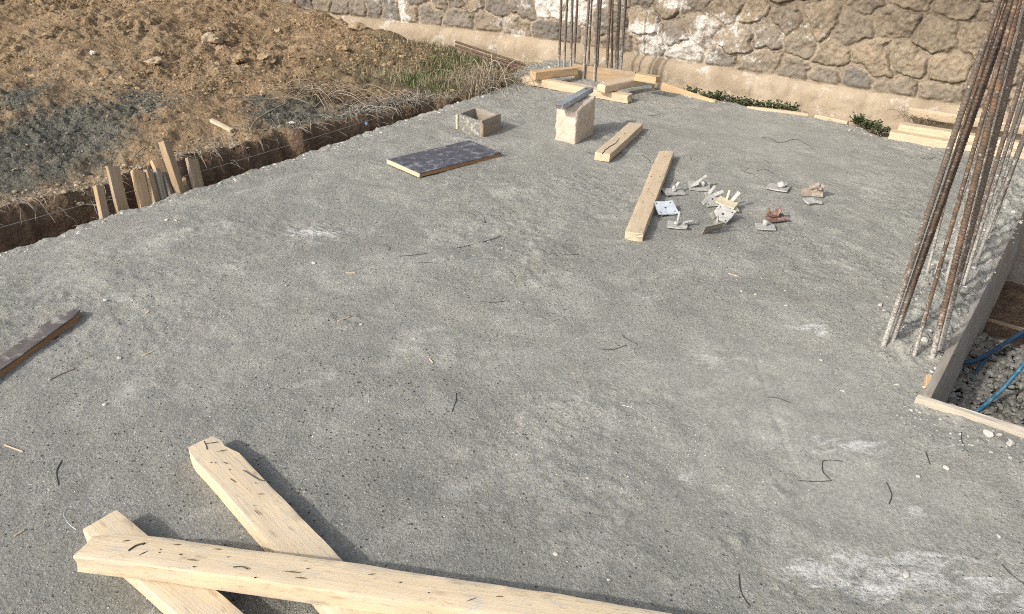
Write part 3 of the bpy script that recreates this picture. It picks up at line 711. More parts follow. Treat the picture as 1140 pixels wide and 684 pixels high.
# stone block with a steel tube on it
bl = rest(617, 156, 0); bf = rest(640, 161.2, 0); br = rest(660.8, 149, 0)
STONE = m_plain('pale_limestone', (.53, .445, .35), .92, 0, .14, 22, ((.62, .55, .46), 9, .5), .005)
def build_block():
    e_ = bl-bf; d_ = br-bf; h0 = .245
    nu, nv, nz = 18, 18, 20
    import bmesh
    bm = bmesh.new(); bmesh.ops.create_cube(bm, size=1); bmesh.ops.subdivide_edges(bm, edges=bm.edges[:], cuts=22, use_grid_fill=True)
    V = np.array([v.co[:] for v in bm.verts]); Fc = np.array([[v.index for v in f.verts] for f in bm.faces]); bm.free()
    U = V+.5
    # rounded/chipped edges
    Cc = V.copy(); m = np.abs(Cc); srt = np.sort(m, 1)
    edge = sst(.44, .5, srt[:, 1])
    Cc = Cc*(1-.035*edge[:, None]*(1+1.2*fbm(U[:, 0]*6+U[:, 2]*5, U[:, 1]*6, 3))[:, None])
    U2 = Cc+.5
    u, v, z = U2[:, 0], U2[:, 1], U2[:, 2]
    # broken front corner on the top
    brk = np.clip((z-.62)/.38, 0, 1)*np.clip(1-(u+v*.55)/.55, 0, 1)
    X = bf+np.outer(u, e_)+np.outer(v, d_)
    top = h0*(1+.10*v-.03*u+.03*fbm(u*5, v*5, 3))
    P_ = X.copy(); P_[:, 2] = z*top-.012
    P_[:, :2] += (np.outer(brk*.13, (e_+d_))[:, :2])
    P_[:, 2] -= brk*.035
    nrm = Cc/np.linalg.norm(Cc, axis=1)[:, None]
    nz_ = .007*fbm(u*6+z*5, v*6+z*4, 4, .6)+.004*fbm(u*20+z*13, v*20+z*18, 3)
    P_ += (np.outer(nrm[:, 0]*nz_, e_/np.linalg.norm(e_))+np.outer(nrm[:, 1]*nz_, d_/np.linalg.norm(d_))); P_[:, 2] += nrm[:, 2]*nz_
    o = mesh('stone_block', P_, Fc, STONE); tag(o, 'rough pale limestone block standing on the slab in front of the rear column', 'stone block')
    return h0
h0 = build_block()
A = rest(622.5, 116.5, .27); B = rest(657, 97, .295)
tb = empty('steel_tube', A); tag(tb, 'short grey rectangular steel tube lying along the top of the stone block', 'steel tube')
TUBE = m_plain('bare_steel_tube', (.36, .40, .46), .45, .55, .15, 12, ((.52, .53, .55), 14, .5), .0006)
def tube_box():
    X = (B-A); L = np.linalg.norm(X); X = X/L; Y = np.cross([0, 0, 1], X); Y /= np.linalg.norm(Y); Z = np.cross(X, Y)
    w, h, t = .052, .032, .0035
    out = [(-w/2, 0), (w/2, 0), (w/2, h), (-w/2, h)]; inn = [(-w/2+t, t), (w/2-t, t), (w/2-t, h-t), (-w/2+t, h-t)]
    V = []
    for x in (0, L):
        for (y, z) in out: V.append((x, y, z))
        for (y, z) in inn: V.append((x, y, z))
    Fc = []
    for i in range(4):
        j = (i+1) % 4
        Fc += [(i, j, 8+j, 8+i)[::-1], (4+i, 4+j, 12+j, 12+i), (i, j, 4+j, 4+i), (8+i, 8+j, 12+j, 12+i)[::-1]]
    o = mesh('tube_wall', V, Fc, TUBE, None, False); o.matrix_world = frames(X, Y, Z, A-Z*h); sub(tb, o)
    v, f = lump_vf((0, 0, 0), (.016, .013, .002), 4); o = mesh('punched_hole', v, f, HOLE); o.matrix_world = frames(X, Y, Z, A+X*(L-.05)); sub(tb, o)
    V = [(.004, y, z) for (y, z) in inn]; o = mesh('rusty_plug', V, [(0, 1, 2, 3)[::-1]], STEELR, None, False); o.matrix_world = frames(X, Y, Z, A-Z*h); sub(tb, o)
tube_box()

# rear column timber frame
def bb(name, p0, p1, zt, w, h, mat, label, group=None, cat='timber', zt1=None, **kw):
    return board(name, rest(p0[0], p0[1], zt), rest(p1[0], p1[1], zt if zt1 is None else zt1), w, h, mat, label, cat, group, **kw)
bb('timber_batten', (585, 84), (702, 105.5), .062, .085, .062, PALE, 'pale timber closing the near side of the rear column frame, lowest of the four', bev=.004)
bb('timber_batten', (593, 80), (641, 74.5), .125, .08, .062, TAN, 'tan timber lying along the left side of the rear column frame, beside the rods', bev=.004)
bb('timber_batten', (669, 94.5), (713, 85), .125, .085, .062, PALE, 'round edged timber propped on the right side of the rear column frame', bev=.012)
bb('timber_batten', (709, 81.5), (733, 85.5), .18, .075, .05, TAN, 'short tan offcut lying on top of the right corner of the rear column frame', bev=.003)
bb('formwork_board', (639, 71), (708, 80.5), .13, .024, .14, WEATH, 'grey board standing on edge behind the rear column bars', cat='board', bev=.002)
bb('formwork_board', (738, 92), (797, 112), .055, .022, .09, TAN, 'tan board on edge sloping down along the slab end right of the rear column', cat='board', zt1=.015, bev=.002)
bb('formwork_board', (832, 118.2), (900, 126.5), .012, .03, .04, PALE, 'long thin pale board edging the slab in front of the weeds', cat='board', bev=.002)
bb('formwork_board', (908, 127.5), (945, 135), .012, .028, .04, PALE, 'short thin pale board edging the slab between the two weed clumps', cat='board', bev=.002)

# timber stack at the right by the wall
bb('timber_beam', (992, 145), (1160, 172.5), .05, .11, .06, PALE, 'lower front timber of the stack between the slab end and the wall at right', bev=.004)
bb('timber_beam', (1002, 137), (1165, 162.5), .09, .085, .05, PALE, 'upper timber of the stack at right, set back on the lower one', bev=.004)
A = onplane_s(1013, 120.5, 5.33); B = onplane_s(1150, 142, 5.33)
board('timber_beam', A, B, .03, .06, PALE, 'pale board leaning on the wall footing behind the timber stack at right', 'timber', up=(-.3*E1[0], -.3*E1[1], 1), bev=.003)

# board ends standing in the trench
stk = [((119, 247), (111, 206), .045, WEATH, 'narrow brown stake, leftmost of the board ends in the trench', .03),
       ((140, 243.5), (126, 184), .068, WEATH, 'wide brown board end, second from the left in the trench', .026),
       ((164.6, 235.6), (154, 190), .072, TAN, 'orange brown board end with a straight top, third from the left in the trench', .026),
       ((177.7, 230), (167, 189), .05, WEATH, 'pale topped board end leaning just right of the orange brown one', .03),
       ((185.6, 228), (176, 187), .03, GREYW, 'thin grey board end squeezed in the middle of the row in the trench', .026),
       ((195, 226), (185.6, 192.6), .048, GREYW, 'short grey board end just left of the foot of the tallest stake', .026),
       ((206.7, 221.6), (186, 157), .05, WEATH, 'tallest pale stake with sunlit edge standing in the trench', .045),
       ((194, 222), (175, 177), .07, TAN, 'light edged board end half hidden behind the tallest stake', .03),
       ((213.5, 220), (209, 199.6), .045, WEATH, 'shortest brown board end, between the tallest stake and the last one', .024),
       ((224, 215.4), (214.6, 176), .068, WEATH, 'wide brown board end, rightmost of the row in the trench', .026)]
for i, (bp, tp, w, mt, lab, th) in enumerate(stk):
    qb = -.075 if i != 7 else -.16
    Bq = onplane_q(bp[0], bp[1], qb); Tq = onplane_q(tp[0], tp[1], qb-.14 if i != 7 else -.30)
    A, B = ext(Bq, Tq, .30, 0.)
    board('wooden_stake', A, B, w, th, mt, lab, 'stake', 'board ends standing in the trench', up=E2+.25*E1*(1 if i in (3, 5, 6) else -.2), bev=.003, rough=.0022)

# pit formwork
A = W(1.40, 3.902, .022); B = W(4.05, 3.868, .012)
board('formwork_board', A, B, .032, .36, FORM, 'long dark cement stained board on edge along the left side of the pit', 'board', up=np.array([0, 0, 1.])-.11*E2, bev=.003, rough=.003)
A = W(1.385, 3.872, .024); B = W(1.385, 5.62, .024)
board('formwork_board', A, B, .026, .36, m_wood('dusty_pine', (.43, .365, .28), (.54, .475, .38), .55, .4), 'pale board on edge closing the near side of the pit', 'board', bev=.003, rough=.003)
A = W(4.06, 3.86, -.02); B = W(4.06, 5.62, -.02)
board('formwork_board', A, B, .03, .62, FORM, 'wide grey board at the far end of the pit', 'board', bev=.003)
A = W(1.37, 5.625, .02); B = W(4.08, 5.625, .02)
board('formwork_board', A, B, .03, .62, FORM, 'dark board along the right side of the pit', 'board', bev=.003)
A = rest(1034.5, 417, .02); B = rest(1033, 440, .005)
board('wood_offcut', A, B, .022, .03, TAN, 'small orange offcut jammed at the corner of the pit formwork', 'wood offcut', bev=.002)
A = rest(1092, 352, -.42); B = rest(1160, 372, -.40)
board('wood_batten', A, B, .016, .014, WEATH, 'thin pale batten lying across the dark soil inside the pit', 'batten', bev=.002)
HB = m_plain('bright_blue_hose', (.028, .105, .175), .4, 0, .15, 30, ((.2, .3, .36), 30, .4), 0)
HD = m_plain('dark_blue_hose', (.02, .055, .10), .45, 0, .2, 30, None, 0)
def gp(L): return [G(*p) for p in L]
o = multi_tube('hose', [(spline(gp([(1082, 462, -.27), (1095, 452, -.24), (1112, 437, -.19), (1127, 421, -.13), (1142, 402, -.06), (1175, 350, .08)]), 8), .0095)], HB, sides=12); tag(o, 'bright blue plastic hose rising out of the pit', 'hose')
o = multi_tube('hose', [(spline(gp([(1069, 404, -.24), (1084, 402, -.23), (1104, 392, -.21), (1124, 379, -.19), (1145, 366, -.17), (1180, 345, -.15)]), 8), .010)], HD, sides=12); tag(o, 'dark blue hose sagging across the pit from its left board', 'hose')
o = multi_tube('hose', [(spline(gp([(1073, 440, -.30), (1079, 428, -.27), (1088, 412, -.25), (1101, 396, -.235), (1120, 382, -.22), (1150, 371, -.21)]), 8), .0075)], HD, sides=12); tag(o, 'thin dark hose curving up from the rubble in the pit', 'hose')

# ------------------------------------------------------------------ starter bars
def bar_pose(bp, tp, L, z0=0.):
    Bx = G(bp[0], bp[1], z0); d = ray(*tp); C = np.array([0, 0, H])
    # point of the sight line nearest to the vertical through the foot
    dh = d[:2]; t = (Bx[:2]@dh)/(dh@dh); T = C+d*t
    ax = (T-Bx); ax /= np.linalg.norm(ax); return Bx, ax
def rebar(name, base, ax, L, r, mat, ribbed, label, group, bend=0., sink=.06):
    ax = np.asarray(ax); base = base-ax*sink
    if ribbed:
        st = .0042; n = int(L/st); zs = np.arange(n)*st
        rr = r*(1+.20*(np.arange(n) % 3 == 0)-.05)
        sides = 10
    else:
        n = 24; zs = np.linspace(0, L, n); rr = np.full(n, r); sides = 7
    th = np.arange(sides)*2*pi/sides
    ph = random.random()*6
    bx_ = bend*np.sin(zs*1.7+ph)-bend*sin(ph); by_ = bend*np.cos(zs*1.3+ph)-bend*cos(ph)
    V = np.stack([bx_[:, None]+rr[:, None]*np.cos(th)[None], by_[:, None]+rr[:, None]*np.sin(th)[None],
                  zs[:, None]+np.zeros((1, sides))+(.0025*np.sin(th)[None] if ribbed else 0)], -1).reshape(-1, 3)
    Fc = [(i*sides+k, i*sides+(k+1) % sides, (i+1)*sides+(k+1) % sides, (i+1)*sides+k) for i in range(n-1) for k in range(sides)]
    Fc.append(tuple(range(sides))[::-1]); Fc.append(tuple((n-1)*sides+k for k in range(sides)))
    X = np.cross([0, 1., 0], ax); X /= np.linalg.norm(X); Y = np.cross(ax, X)
    o = mesh(name, V, Fc, mat); o.matrix_world = frames(X, Y, ax, base)
    tag(o, label, 'rebar', group); return o
near = [((983, 386), (1111, 0), .0115, 'cement coated starter bar, leftmost of the near bundle at the slab corner'),
        ((992, 384), (1123, 0), .0110, 'rust streaked starter bar just right of the leftmost one in the near bundle'),
        ((995.5, 378), (1130, 0), .0100, 'brown starter bar third from the left in the near bundle'),
        ((1017, 398), (1092.5, 130), .0085, 'cement speckled slim starter bar standing alone between the two near bundles'),
        ((1031, 309), (1077, 130), .0075, 'whitish thin starter bar behind the near left bundle'),
        ((1039, 311), (1084, 180), .0060, 'thinnest pale starter bar beside the whitish one'),
        ((1037, 401), (1104, 130), .0120, 'thick rusty starter bar, left of the pair nearest the pit board'),
        ((1045, 392), (1113, 130), .0115, 'thick dark starter bar, right of the pair nearest the pit board'),
        ((1062, 338), (1124, 130), .0095, 'dark grey starter bar rising right of the thick pair'),
        ((1071, 322), (1133, 130), .0085, 'pale cement smeared starter bar near the right edge of the photo'),
        ((1083, 300), (1131, 180), .0100, 'brown starter bar at the far end of the near column beside the pit board'),
        ((1093, 274), (1139, 150), .0085, 'grey brown starter bar, rearmost of the near column by the rough slab edge'),
        ((1052, 318), (1098, 130), .0070, 'pale cement coated slim starter bar just left of the thick dark one'),
        ((1066, 300), (1110, 130), .0070, 'slim pale grey starter bar between the thick pair and the dark grey bar'),
        ((1089, 288), (1128, 160), .0075, 'slim light brown starter bar near the rear end of the near column'),
        ((1001, 370), (1090, 90), .0075, 'slim grey starter bar tucked behind the near left bundle'),
        ((1101, 262), (1141, 155), .0080, 'dull rusty starter bar at the very right, behind the others of the near column')]
for bp, tp, r, lab in near:
    Bx, ax = bar_pose(bp, tp, 1.7); rebar('starter_bar', Bx, ax, 1.55+random.random()*.25, r*.93, NEARBAR, True, lab, 'starter bars of the near column', .004)
rear = [((622, 79.5), (625.2, 0), .0115), ((627.8, 77), (631, 0), .0105), ((635, 86), (637.5, 0), .0115), ((638.5, 79), (642.5, 0), .011), ((649, 90), (655.6, 0), .0115),
        ((661.5, 91.5), (666.5, 0), .0115), ((664.2, 88), (669, 0), .010), ((674.6, 91), (680, 0), .0125), ((681, 88), (682.4, 0), .009), ((686.6, 86.5), (690.6, 0), .011), ((690.6, 84.5), (697.4, 0), .0115),
        ((684.5, 80), (688, 0), .0085), ((655, 77), (659, 0), .008)]
for bp, tp, r in rear:
    Bx, ax = bar_pose(bp, tp, 1.2, .01); rebar('starter_bar', Bx, ax, .71+random.random()*.05, r, FARBAR, False, 'thin rusty starter bar standing inside the timber frame of the rear column', 'starter bars of the rear column', .004)
# rods lying by the footing
for (p0, p1, lab) in (((507.5, 46.8), (603, 78), 'rusty steel rod lying nearest the wall footing, top one of three'), ((507.5, 51), (592, 78.5), 'middle one of three rusty steel rods lying by the wall footing'), ((500, 51.8), (585, 79), 'rusty steel rod nearest the grass, lowest of three by the wall footing')):
    A = onplane_s(p0[0], p0[1], 5.36); A[2] = max(A[2], -.06); A = G(p0[0], p0[1], .0); B = G(p1[0], p1[1], .0)
    o = multi_tube('steel_rod', [(np.linspace(A, B, 12), .011)], RUST, sides=8); tag(o, lab, 'steel rod')

# ------------------------------------------------------------------ scattered formwork plates
def cellplate(hs, th, mat, name='plate', holes=True):
    a = hs; xs = [-a, -a*.80, -a*.62, -a*.14, a*.14, a*.62, a*.80, a]
    zs = (0, th); n = len(xs); hole = set()
    if holes:
        for i in (1, 5):
            for j in (1, 5): hole.add((i, j))
        hole.add((3, 3))
    def vid(i, j, k): return (i*n+j)*2+k
    V = [(xs[i], xs[j], zs[k]) for i in range(n) for j in range(n) for k in (0, 1)]
    rr = np.random.default_rng(int(hs*1e5)+SEED[0]); SEED[0] += 1
    V = [(x+rr.normal()*.0008, y+rr.normal()*.0008, z+.0025*(abs(x*y)/a/a)) for x, y, z in V]
    Fc = []; C_ = lambda i, j: 0 <= i < n-1 and 0 <= j < n-1 and (i, j) not in hole
    for i in range(n-1):
        for j in range(n-1):
            if not C_(i, j): continue
            Fc.append((vid(i, j, 1), vid(i+1, j, 1), vid(i+1, j+1, 1), vid(i, j+1, 1))); Fc.append((vid(i, j, 0), vid(i, j+1, 0), vid(i+1, j+1, 0), vid(i+1, j, 0)))
            if not C_(i, j-1): Fc.append((vid(i, j, 0), vid(i+1, j, 0), vid(i+1, j, 1), vid(i, j, 1)))
            if not C_(i, j+1): Fc.append((vid(i+1, j+1, 0), vid(i, j+1, 0), vid(i, j+1, 1), vid(i+1, j+1, 1)))
            if not C_(i-1, j): Fc.append((vid(i, j+1, 0), vid(i, j, 0), vid(i, j, 1), vid(i, j+1, 1)))
            if not C_(i+1, j): Fc.append((vid(i+1, j, 0), vid(i+1, j+1, 0), vid(i+1, j+1, 1), vid(i+1, j, 1)))
    return mesh(name, V, Fc, mat, None, False)
def anchor(px, py, z, hs, yaw, rx, ry, mat, label, stud=None, nut=None, wing=None, holes=True, asp=.8, bar=None, name='anchor_plate', grp=True):
    X = G(px, py, z); X[2] = z+slabz(X)
    rt = empty(name, X, (radians(rx), radians(ry), radians(yaw)))
    tag(rt, label, 'steel plate', 'steel plates scattered on the slab' if grp else None)
    pl = cellplate(hs, .007, mat, 'plate', holes); pl.scale = (1, asp, 1); pl.parent = rt
    if holes:
        a_ = hs*.71
        for hx, hy in ((a_, a_), (-a_, a_), (a_, -a_), (-a_, -a_), (0, 0)):
            v, f = lump_vf((hx, hy*asp, .0042), (hs*.10, hs*.10, .0012), 9); mesh('bolt_hole_shade', v, f, HOLE, rt, False)  # dark disc set in each open hole in place of its shade
    if stud:
        (sx, sy, L, r, tx, ty) = stud; L *= .72; r *= 1.15
        pts = [(sx, sy, .004), (sx+tx*L*.5, sy+ty*L*.5, L*.5), (sx+tx*L, sy+ty*L, L)]
        multi_tube('bolt', [(np.array(pts), r)], mat, rt, 8)
    if nut:
        (sx, sy, sz, r) = nut; v, f = lump_vf((sx, sy, sz), (r, r*.85, r*.7), SEED[0]); SEED[0] += 1; mesh('nut', v, f, mat, rt, False)
    for wg in (wing or []):
        (sx, sy, sz, dx, dy, dz, wd) = wg      # wing: a thick bent flap
        d = np.array([dx, dy, dz])*.78; wd *= 1.25; L = np.linalg.norm(d); V, Fc = beam_vf(L, wd, .007, .002, .0012, SEED[0], 8); SEED[0] += 1
        o = mesh('wing', V, Fc, mat, rt); Xx = d/L; Yy = np.cross([0, 0, 1] if abs(Xx[2]) < .95 else [1, 0, 0], Xx); Yy /= np.linalg.norm(Yy); o.matrix_local = frames(Xx, Yy, np.cross(Xx, Yy), (sx, sy, sz))
    return rt
anchor(750, 214, .008, .062, 12, 0, 0, STEELW, 'pale plate with an upright bolt stump beside the top of the long plank', stud=(0, 0, .055, .009, 0, .1), nut=(0, 0, .016, .016), wing=[(.01, .0, .03, .035, .03, .025, .016)])
anchor(778.5, 208.5, .012, .062, -6, 8, 0, STEELW, 'pale plate with an angled wing, uppermost of the scattered plates', stud=(.02, .0, .05, .010, 0, 0), wing=[(-.03, .0, .012, .09, .06, .05, .018), (-.05, -.02, .01, .06, 0, .03, .02)])
anchor(741, 232, .024, .058, 14, 17, 0, STEELB, 'flat blue grey square plate with five holes beside the long plank', asp=.95)
anchor(754, 250.5, .008, .052, -12, 0, 0, STEELW, 'pale plate with a tall thin bolt, lower left of the scattered plates', stud=(.0, .0, .10, .006, .05, .35), nut=(-.005, -.005, .016, .018), wing=[(.03, .01, .012, .07, .03, .015, .014), (.02, -.03, .01, .045, -.01, .0, .02)])
anchor(793, 222, .035, .042, 15, 52, 0, STEELW, 'upright pale bracket with a single hole, near the middle of the scattered plates', wing=[(-.03, .0, .0, -.05, -.03, .012, .02), (.01, .02, .01, .07, .02, .02, .016), (-.02, .03, .0, .05, .05, .03, .014)], asp=1.)
anchor(809, 226, .042, .055, -28, 2, 10, STEELY, 'cream coloured plate propped up on the others', holes=False, stud=(-.01, .03, .08, .006, -.1, .3), wing=[(.02, .02, .0, .07, -.05, -.02, .022), (.02, .03, .01, .02, .05, .06, .016)])
anchor(805, 239, .035, .052, -40, 30, 8, STEELW, 'pale plate with a centre hole leaning below the cream one', asp=.9, nut=(.02, .02, -.012, .018))
anchor(794, 254, .034, .052, 16, -52, -8, STEELG, 'grey brown plate tipped on edge, lowest of the scattered plates', holes=False, wing=[(.02, .0, .01, .03, .005, .06, .045), (.025, -.01, .05, -.02, -.02, .035, .02)])
anchor(866, 210, .008, .062, -25, 0, 0, STEELW, 'cream white plate lying flat with a lump of cement and a nut on it', nut=(.015, .01, .022, .028), wing=[(-.01, .01, .015, .07, .02, .012, .03)])
anchor(904, 214.5, .022, .062, -8, 68, 0, STEELBR, 'brown plate standing on edge with rusty bolts behind, rightmost of the plates', holes=False, asp=.36, stud=(.03, .02, .06, .007, .3, 0), wing=[(-.02, .02, .004, .06, .04, .05, .014), (.02, .05, .004, .05, -.02, .05, .012)])
anchor(902, 224, .012, .034, 25, 12, 0, STEELW, 'small white broken plate in front of the brown upright one', holes=False, wing=[(.01, -.01, .004, .06, -.035, .0, .022)])
anchor(864.5, 243, .010, .050, 10, 0, -6, STEELR, 'rusty red plate with a heap of bent bolts on it', holes=False, nut=(0, .01, .026, .032), stud=(-.02, .02, .075, .007, -.35, .2), wing=[(-.01, .0, .012, -.06, .02, .02, .014), (.0, .0, .02, .03, .0, .045, .03)])
anchor(852, 252.5, .008, .050, -6, 0, 0, STEELW, 'pale plate with a stubby round bolt in front of the rusty red one', stud=(.0, .015, .05, .0125, 0, 0), holes=False, asp=.75)

# ------------------------------------------------------------------ wires, splinters, chips
def wire(pts, r=.0017, mat=WIRE, label=None, name='tie_wire', cat='wire', lift=0., n=6):
    P_ = []
    for i, p in enumerate(pts):
        X = G(p[0], p[1], .004); X[2] = slabz(X)+.0012+(p[2] if len(p) > 2 else 0.); P_.append(X)
    c = spline(P_, n)
    for v in c: pass
    o = multi_tube(name, [(c, r)], mat); tag(o, label, cat, 'wire offcuts on the slab' if cat == 'wire' else None); return o
WIRES = [
 ([(508, 437), (507.5, 446), (503, 458)], 'short dark wire on the bare slab straight above the right end of the long beam'),
 ([(69, 513), (63, 525), (65, 540)], 'dark curved wire at the far left above the looped wire'),
 ([(444, 286), (472, 283), (512, 275), (545, 265), (557, 260)], 'longest dark wire lying left of the long plank'),
 ([(459, 294.5), (480, 293)], 'short wire just below the left end of the longest wire'),
 ([(535, 335.5), (548, 336.5), (562, 335)], 'straight thin wire in the very middle of the slab'),
 ([(670, 387), (684, 387), (698, 383.5)], 'dark straight wire below the long plank'),
 ([(693, 372), (700, 378), (710, 383)], 'faint wire touching above the dark straight one below the long plank'),
 ([(691, 449), (705, 454), (720, 465)], 'pale grey bent wire right of the centre of the slab'),
 ([(565, 299), (570, 303), (574, 309)], 'short thick dark wire between the longest wire and the long plank'),
 ([(621, 281.5), (632, 283.5), (644, 282.5)], 'small straight wire left of the lower end of the long plank'),
 ([(428, 272), (434, 276), (432, 279)], 'tiny hooked wire left of the longest wire'),
 ([(508, 234), (523, 236), (530, 239)], 'thin wire in front of the dark plywood sheet'),
 ([(539, 240), (540, 246)], 'tiny dark stub right of the thin wire in front of the dark plywood sheet'),
 ([(890, 533), (905, 533.5), (924, 534), (925, 533), (921, 529), (917, 524), (916, 518), (916.5, 512), (918, 511), (926, 510.5), (938, 512)], 'dark wire bent in a zigzag at lower right'),
 ([(987, 536), (992, 545), (993, 552), (990, 560)], 'curved dark wire right of the zigzag wire'),
 ([(823, 639), (824, 652), (829, 664), (836, 673)], 'dark hooked wire near the bottom edge right of centre'),
 ([(855, 441), (865, 442), (880, 447)], 'bowed dark wire between the slab middle and the near starter bars'),
 ([(1031, 502), (1033, 508), (1036, 516)], 'small dark wire in front of the corner of the pit'),
 ([(1071, 480), (1071, 490), (1075, 497)], 'dark wire sticking out by the near pit board'),
 ([(1116, 627), (1128, 640), (1142, 650)], 'curved wire running off the right edge at the bottom'),
 ([(848, 153), (856, 156, .02), (868, 159), (885, 155), (897, 160), (905, 166)], 'long wavy wire near the far end of the slab'),
 ([(824, 189), (832, 192), (840, 194)], 'left wire of the pair above the scattered plates'),
 ([(834, 186), (829, 190)], 'very short wire crossing the pair above the scattered plates'),
 ([(843, 190), (852, 188.5), (862, 192)], 'right wire of the pair above the scattered plates'),
 ([(851, 177), (856, 180), (858, 181)], 'tiny wire above the pair over the scattered plates'),
 ([(1042, 397), (1055, 395.5), (1069, 397)], 'dark wire between the near starter bars and the pit corner'),
 ([(1024, 176), (1032, 178), (1042, 175)], 'small wire near the timber stack at right'),
 ([(652, 168), (660, 172, .012), (666, 173)], 'curled wire at the near end of the cracked plank'),
 ([(690, 168), (698, 174)], 'wire between the cracked plank and the long plank'),
 ([(715, 172), (722, 176), (724, 180)], 'looped wire just left of the top of the long plank'),
 ([(760, 175), (766, 173, .01), (770, 180)], 'light bent wire right of the top of the long plank'),
 ([(655, 210), (668, 207)], 'straight wire left of the middle of the long plank'),
 ([(722, 128), (735, 127)], 'wire lying behind the cracked plank'),
]
for pts, lab in WIRES: wire(pts,   .0016 if pts[0][1] < 340 else .0016, PALEWIRE if 'pale grey' in lab or 'light bent' in lab else WIRE, lab)
o = wire([(88, 578, .03), (80, 582, .05), (77, 590, .055), (82, 598, .05), (90, 603, .045)], .0018, PALEWIRE, 'loop of tie wire sticking out beside the left end of the long beam')
SPL = [([(56, 424), (68, 418), (84, 411)], TWIG, 'brown twig lying below the dark plywood strip'), ([(16, 597), (28, 590)], SPLINT, 'pale splinter at the far left beside the looped wire'),
       ([(478, 398), (482, 403)], SPLINT, 'short fat splinter in the middle of the slab'), ([(811, 304.5), (823, 307.5)], SPLINT, 'yellow splinter below the scattered plates'), ([(385, 305), (396, 305)], SPLINT, 'yellowish splinter left of the slab middle'),
       ([(5, 495), (26, 503)], SPLINT, 'thin pale straw at the left edge'), ([(158, 395), (171, 391)], SPLINT, 'small splinter right of the dark plywood strip'), ([(376, 358), (392, 352)], SPLINT, 'thin splinter lying behind a white chip at mid left'),
       ([(160, 351), (167, 347)], SPLINT, 'tiny splinter nearest the tip of the dark plywood strip')]
for pts, mt, lab in SPL: wire(pts, .0035 if mt is SPLINT else .0025, mt, lab, 'splinter' if mt is SPLINT else 'twig', 'splinter' if mt is SPLINT else 'twig')
CH = [(132.6, 399, 7, 'upright white chip below the tip of the dark plywood strip'), (117, 451, 7, 'white chip at left between the dark plywood strip and the loose timbers'), (117.5, 336, 6, 'white crumb right above the tip of the dark plywood strip'),
      (402, 362, 7, 'cream pebble beside the thin splinter at mid left'), (841, 329, 6, 'white pebble, middle of the trio below the scattered plates'), (825, 326, 4, 'small pebble, left of the trio below the scattered plates'),
      (874, 324, 4.5, 'upper white crumb right of the pebble trio'), (875, 341, 6, 'white pebble right of the trio and nearer the camera'), (980, 340, 8, 'white stone chip left of the near starter bars'), (914, 401, 6, 'white chip alone between the slab middle and the pit'),
      (938, 435, 5, 'small white chip left of the pit corner'), (999, 427, 7, 'white chip nearest the corner of the pit formwork'), (1100, 486, 15, 'large pale rubble piece in front of the near pit board'), (1112, 486, 8, 'small pale rubble piece beside the large one at the pit board'),
      (1124, 496, 12, 'grey rubble piece at the right edge in front of the pit board'), (1009, 641, 10, 'flat white flake on the whitewashed patch at lower right'), (1053, 522, 8, 'white chip below the curve of the pit board'), (1022, 531, 6, 'pale crumb left of the chip below the pit board'), (1112, 597, 6, 'round pebble at lower right above the curved wire'),
      (349, 295, 7, 'bright white crumb at mid left on the rough slab'), (319, 320, 5, 'white crumb left of the slab middle'), (186, 246, 6, 'pebble lying near the trench edge below the stakes'), (196, 246.5, 5, 'second pebble near the trench edge below the tallest stake'),
      (680, 616, 0, ''), (678, 645, 6, 'white pebble close to the right end of the long beam'), (618, 616, 8, 'pale flake above the right end of the long beam'), (504, 287, 4, 'tiny chip touching the longest wire'), (953, 164, 5, ''), (1008, 147, 0, ''), (946, 145, 6, 'white chip at the far end of the slab beside the weeds')]
for i, (px, py, sz, lab) in enumerate(CH):
    if not sz or not lab: continue
    X = G(px, py); d = np.linalg.norm(X-np.array([0, 0, H])); r = sz/2*d/F*.78
    X[2] = slabz(X)+r*.2
    v, f = lump_vf(X*0, (r*1.2, r*.8, r*.5), 300+i, 1, .9); o = mesh('stone_chip', v, f, CHIP, None, False); o.location = Vector(X); tag(o, lab, 'stone chip', 'pale stone chips on the slab')

# string over the trench with a scrap tied on it
A = G(-60, 270, .03); B = G(452, 121, .03)
sp_ = np.linspace(A, B, 30); sp_[:, 2] -= .02*np.sin(np.linspace(0, pi, 30))
o = multi_tube('guide_string', [(sp_, .0020)], m_plain('grey_string', (.24, .23, .22), .8, 0, .2, 60, None, 0), sides=5); tag(o, 'taut grey guide string stretched along the trench', 'string')
BL = m_plain('blue_plastic', (.09, .17, .26), .5, 0, .25, 40)
X = G(408, 137, .0); cs = []
v, f = lump_vf((0, 0, 0), (.032, .014, .010), 55, 1, 1.2); o = mesh('plastic_scrap', v, f, BL); o.location = Vector(X); tag(o, 'scrap of blue plastic hanging at the trench lip', 'plastic scrap')
# loose lath on the bank
A = hit(236, 138, terrz, .1)+[0, 0, .035]; B = hit(259, 149, terrz, .1)+[0, 0, .03]
board('wood_lath', A, B, .03, .02, PALE, 'short pale lath lying on the earth bank', 'lath', bev=.002)

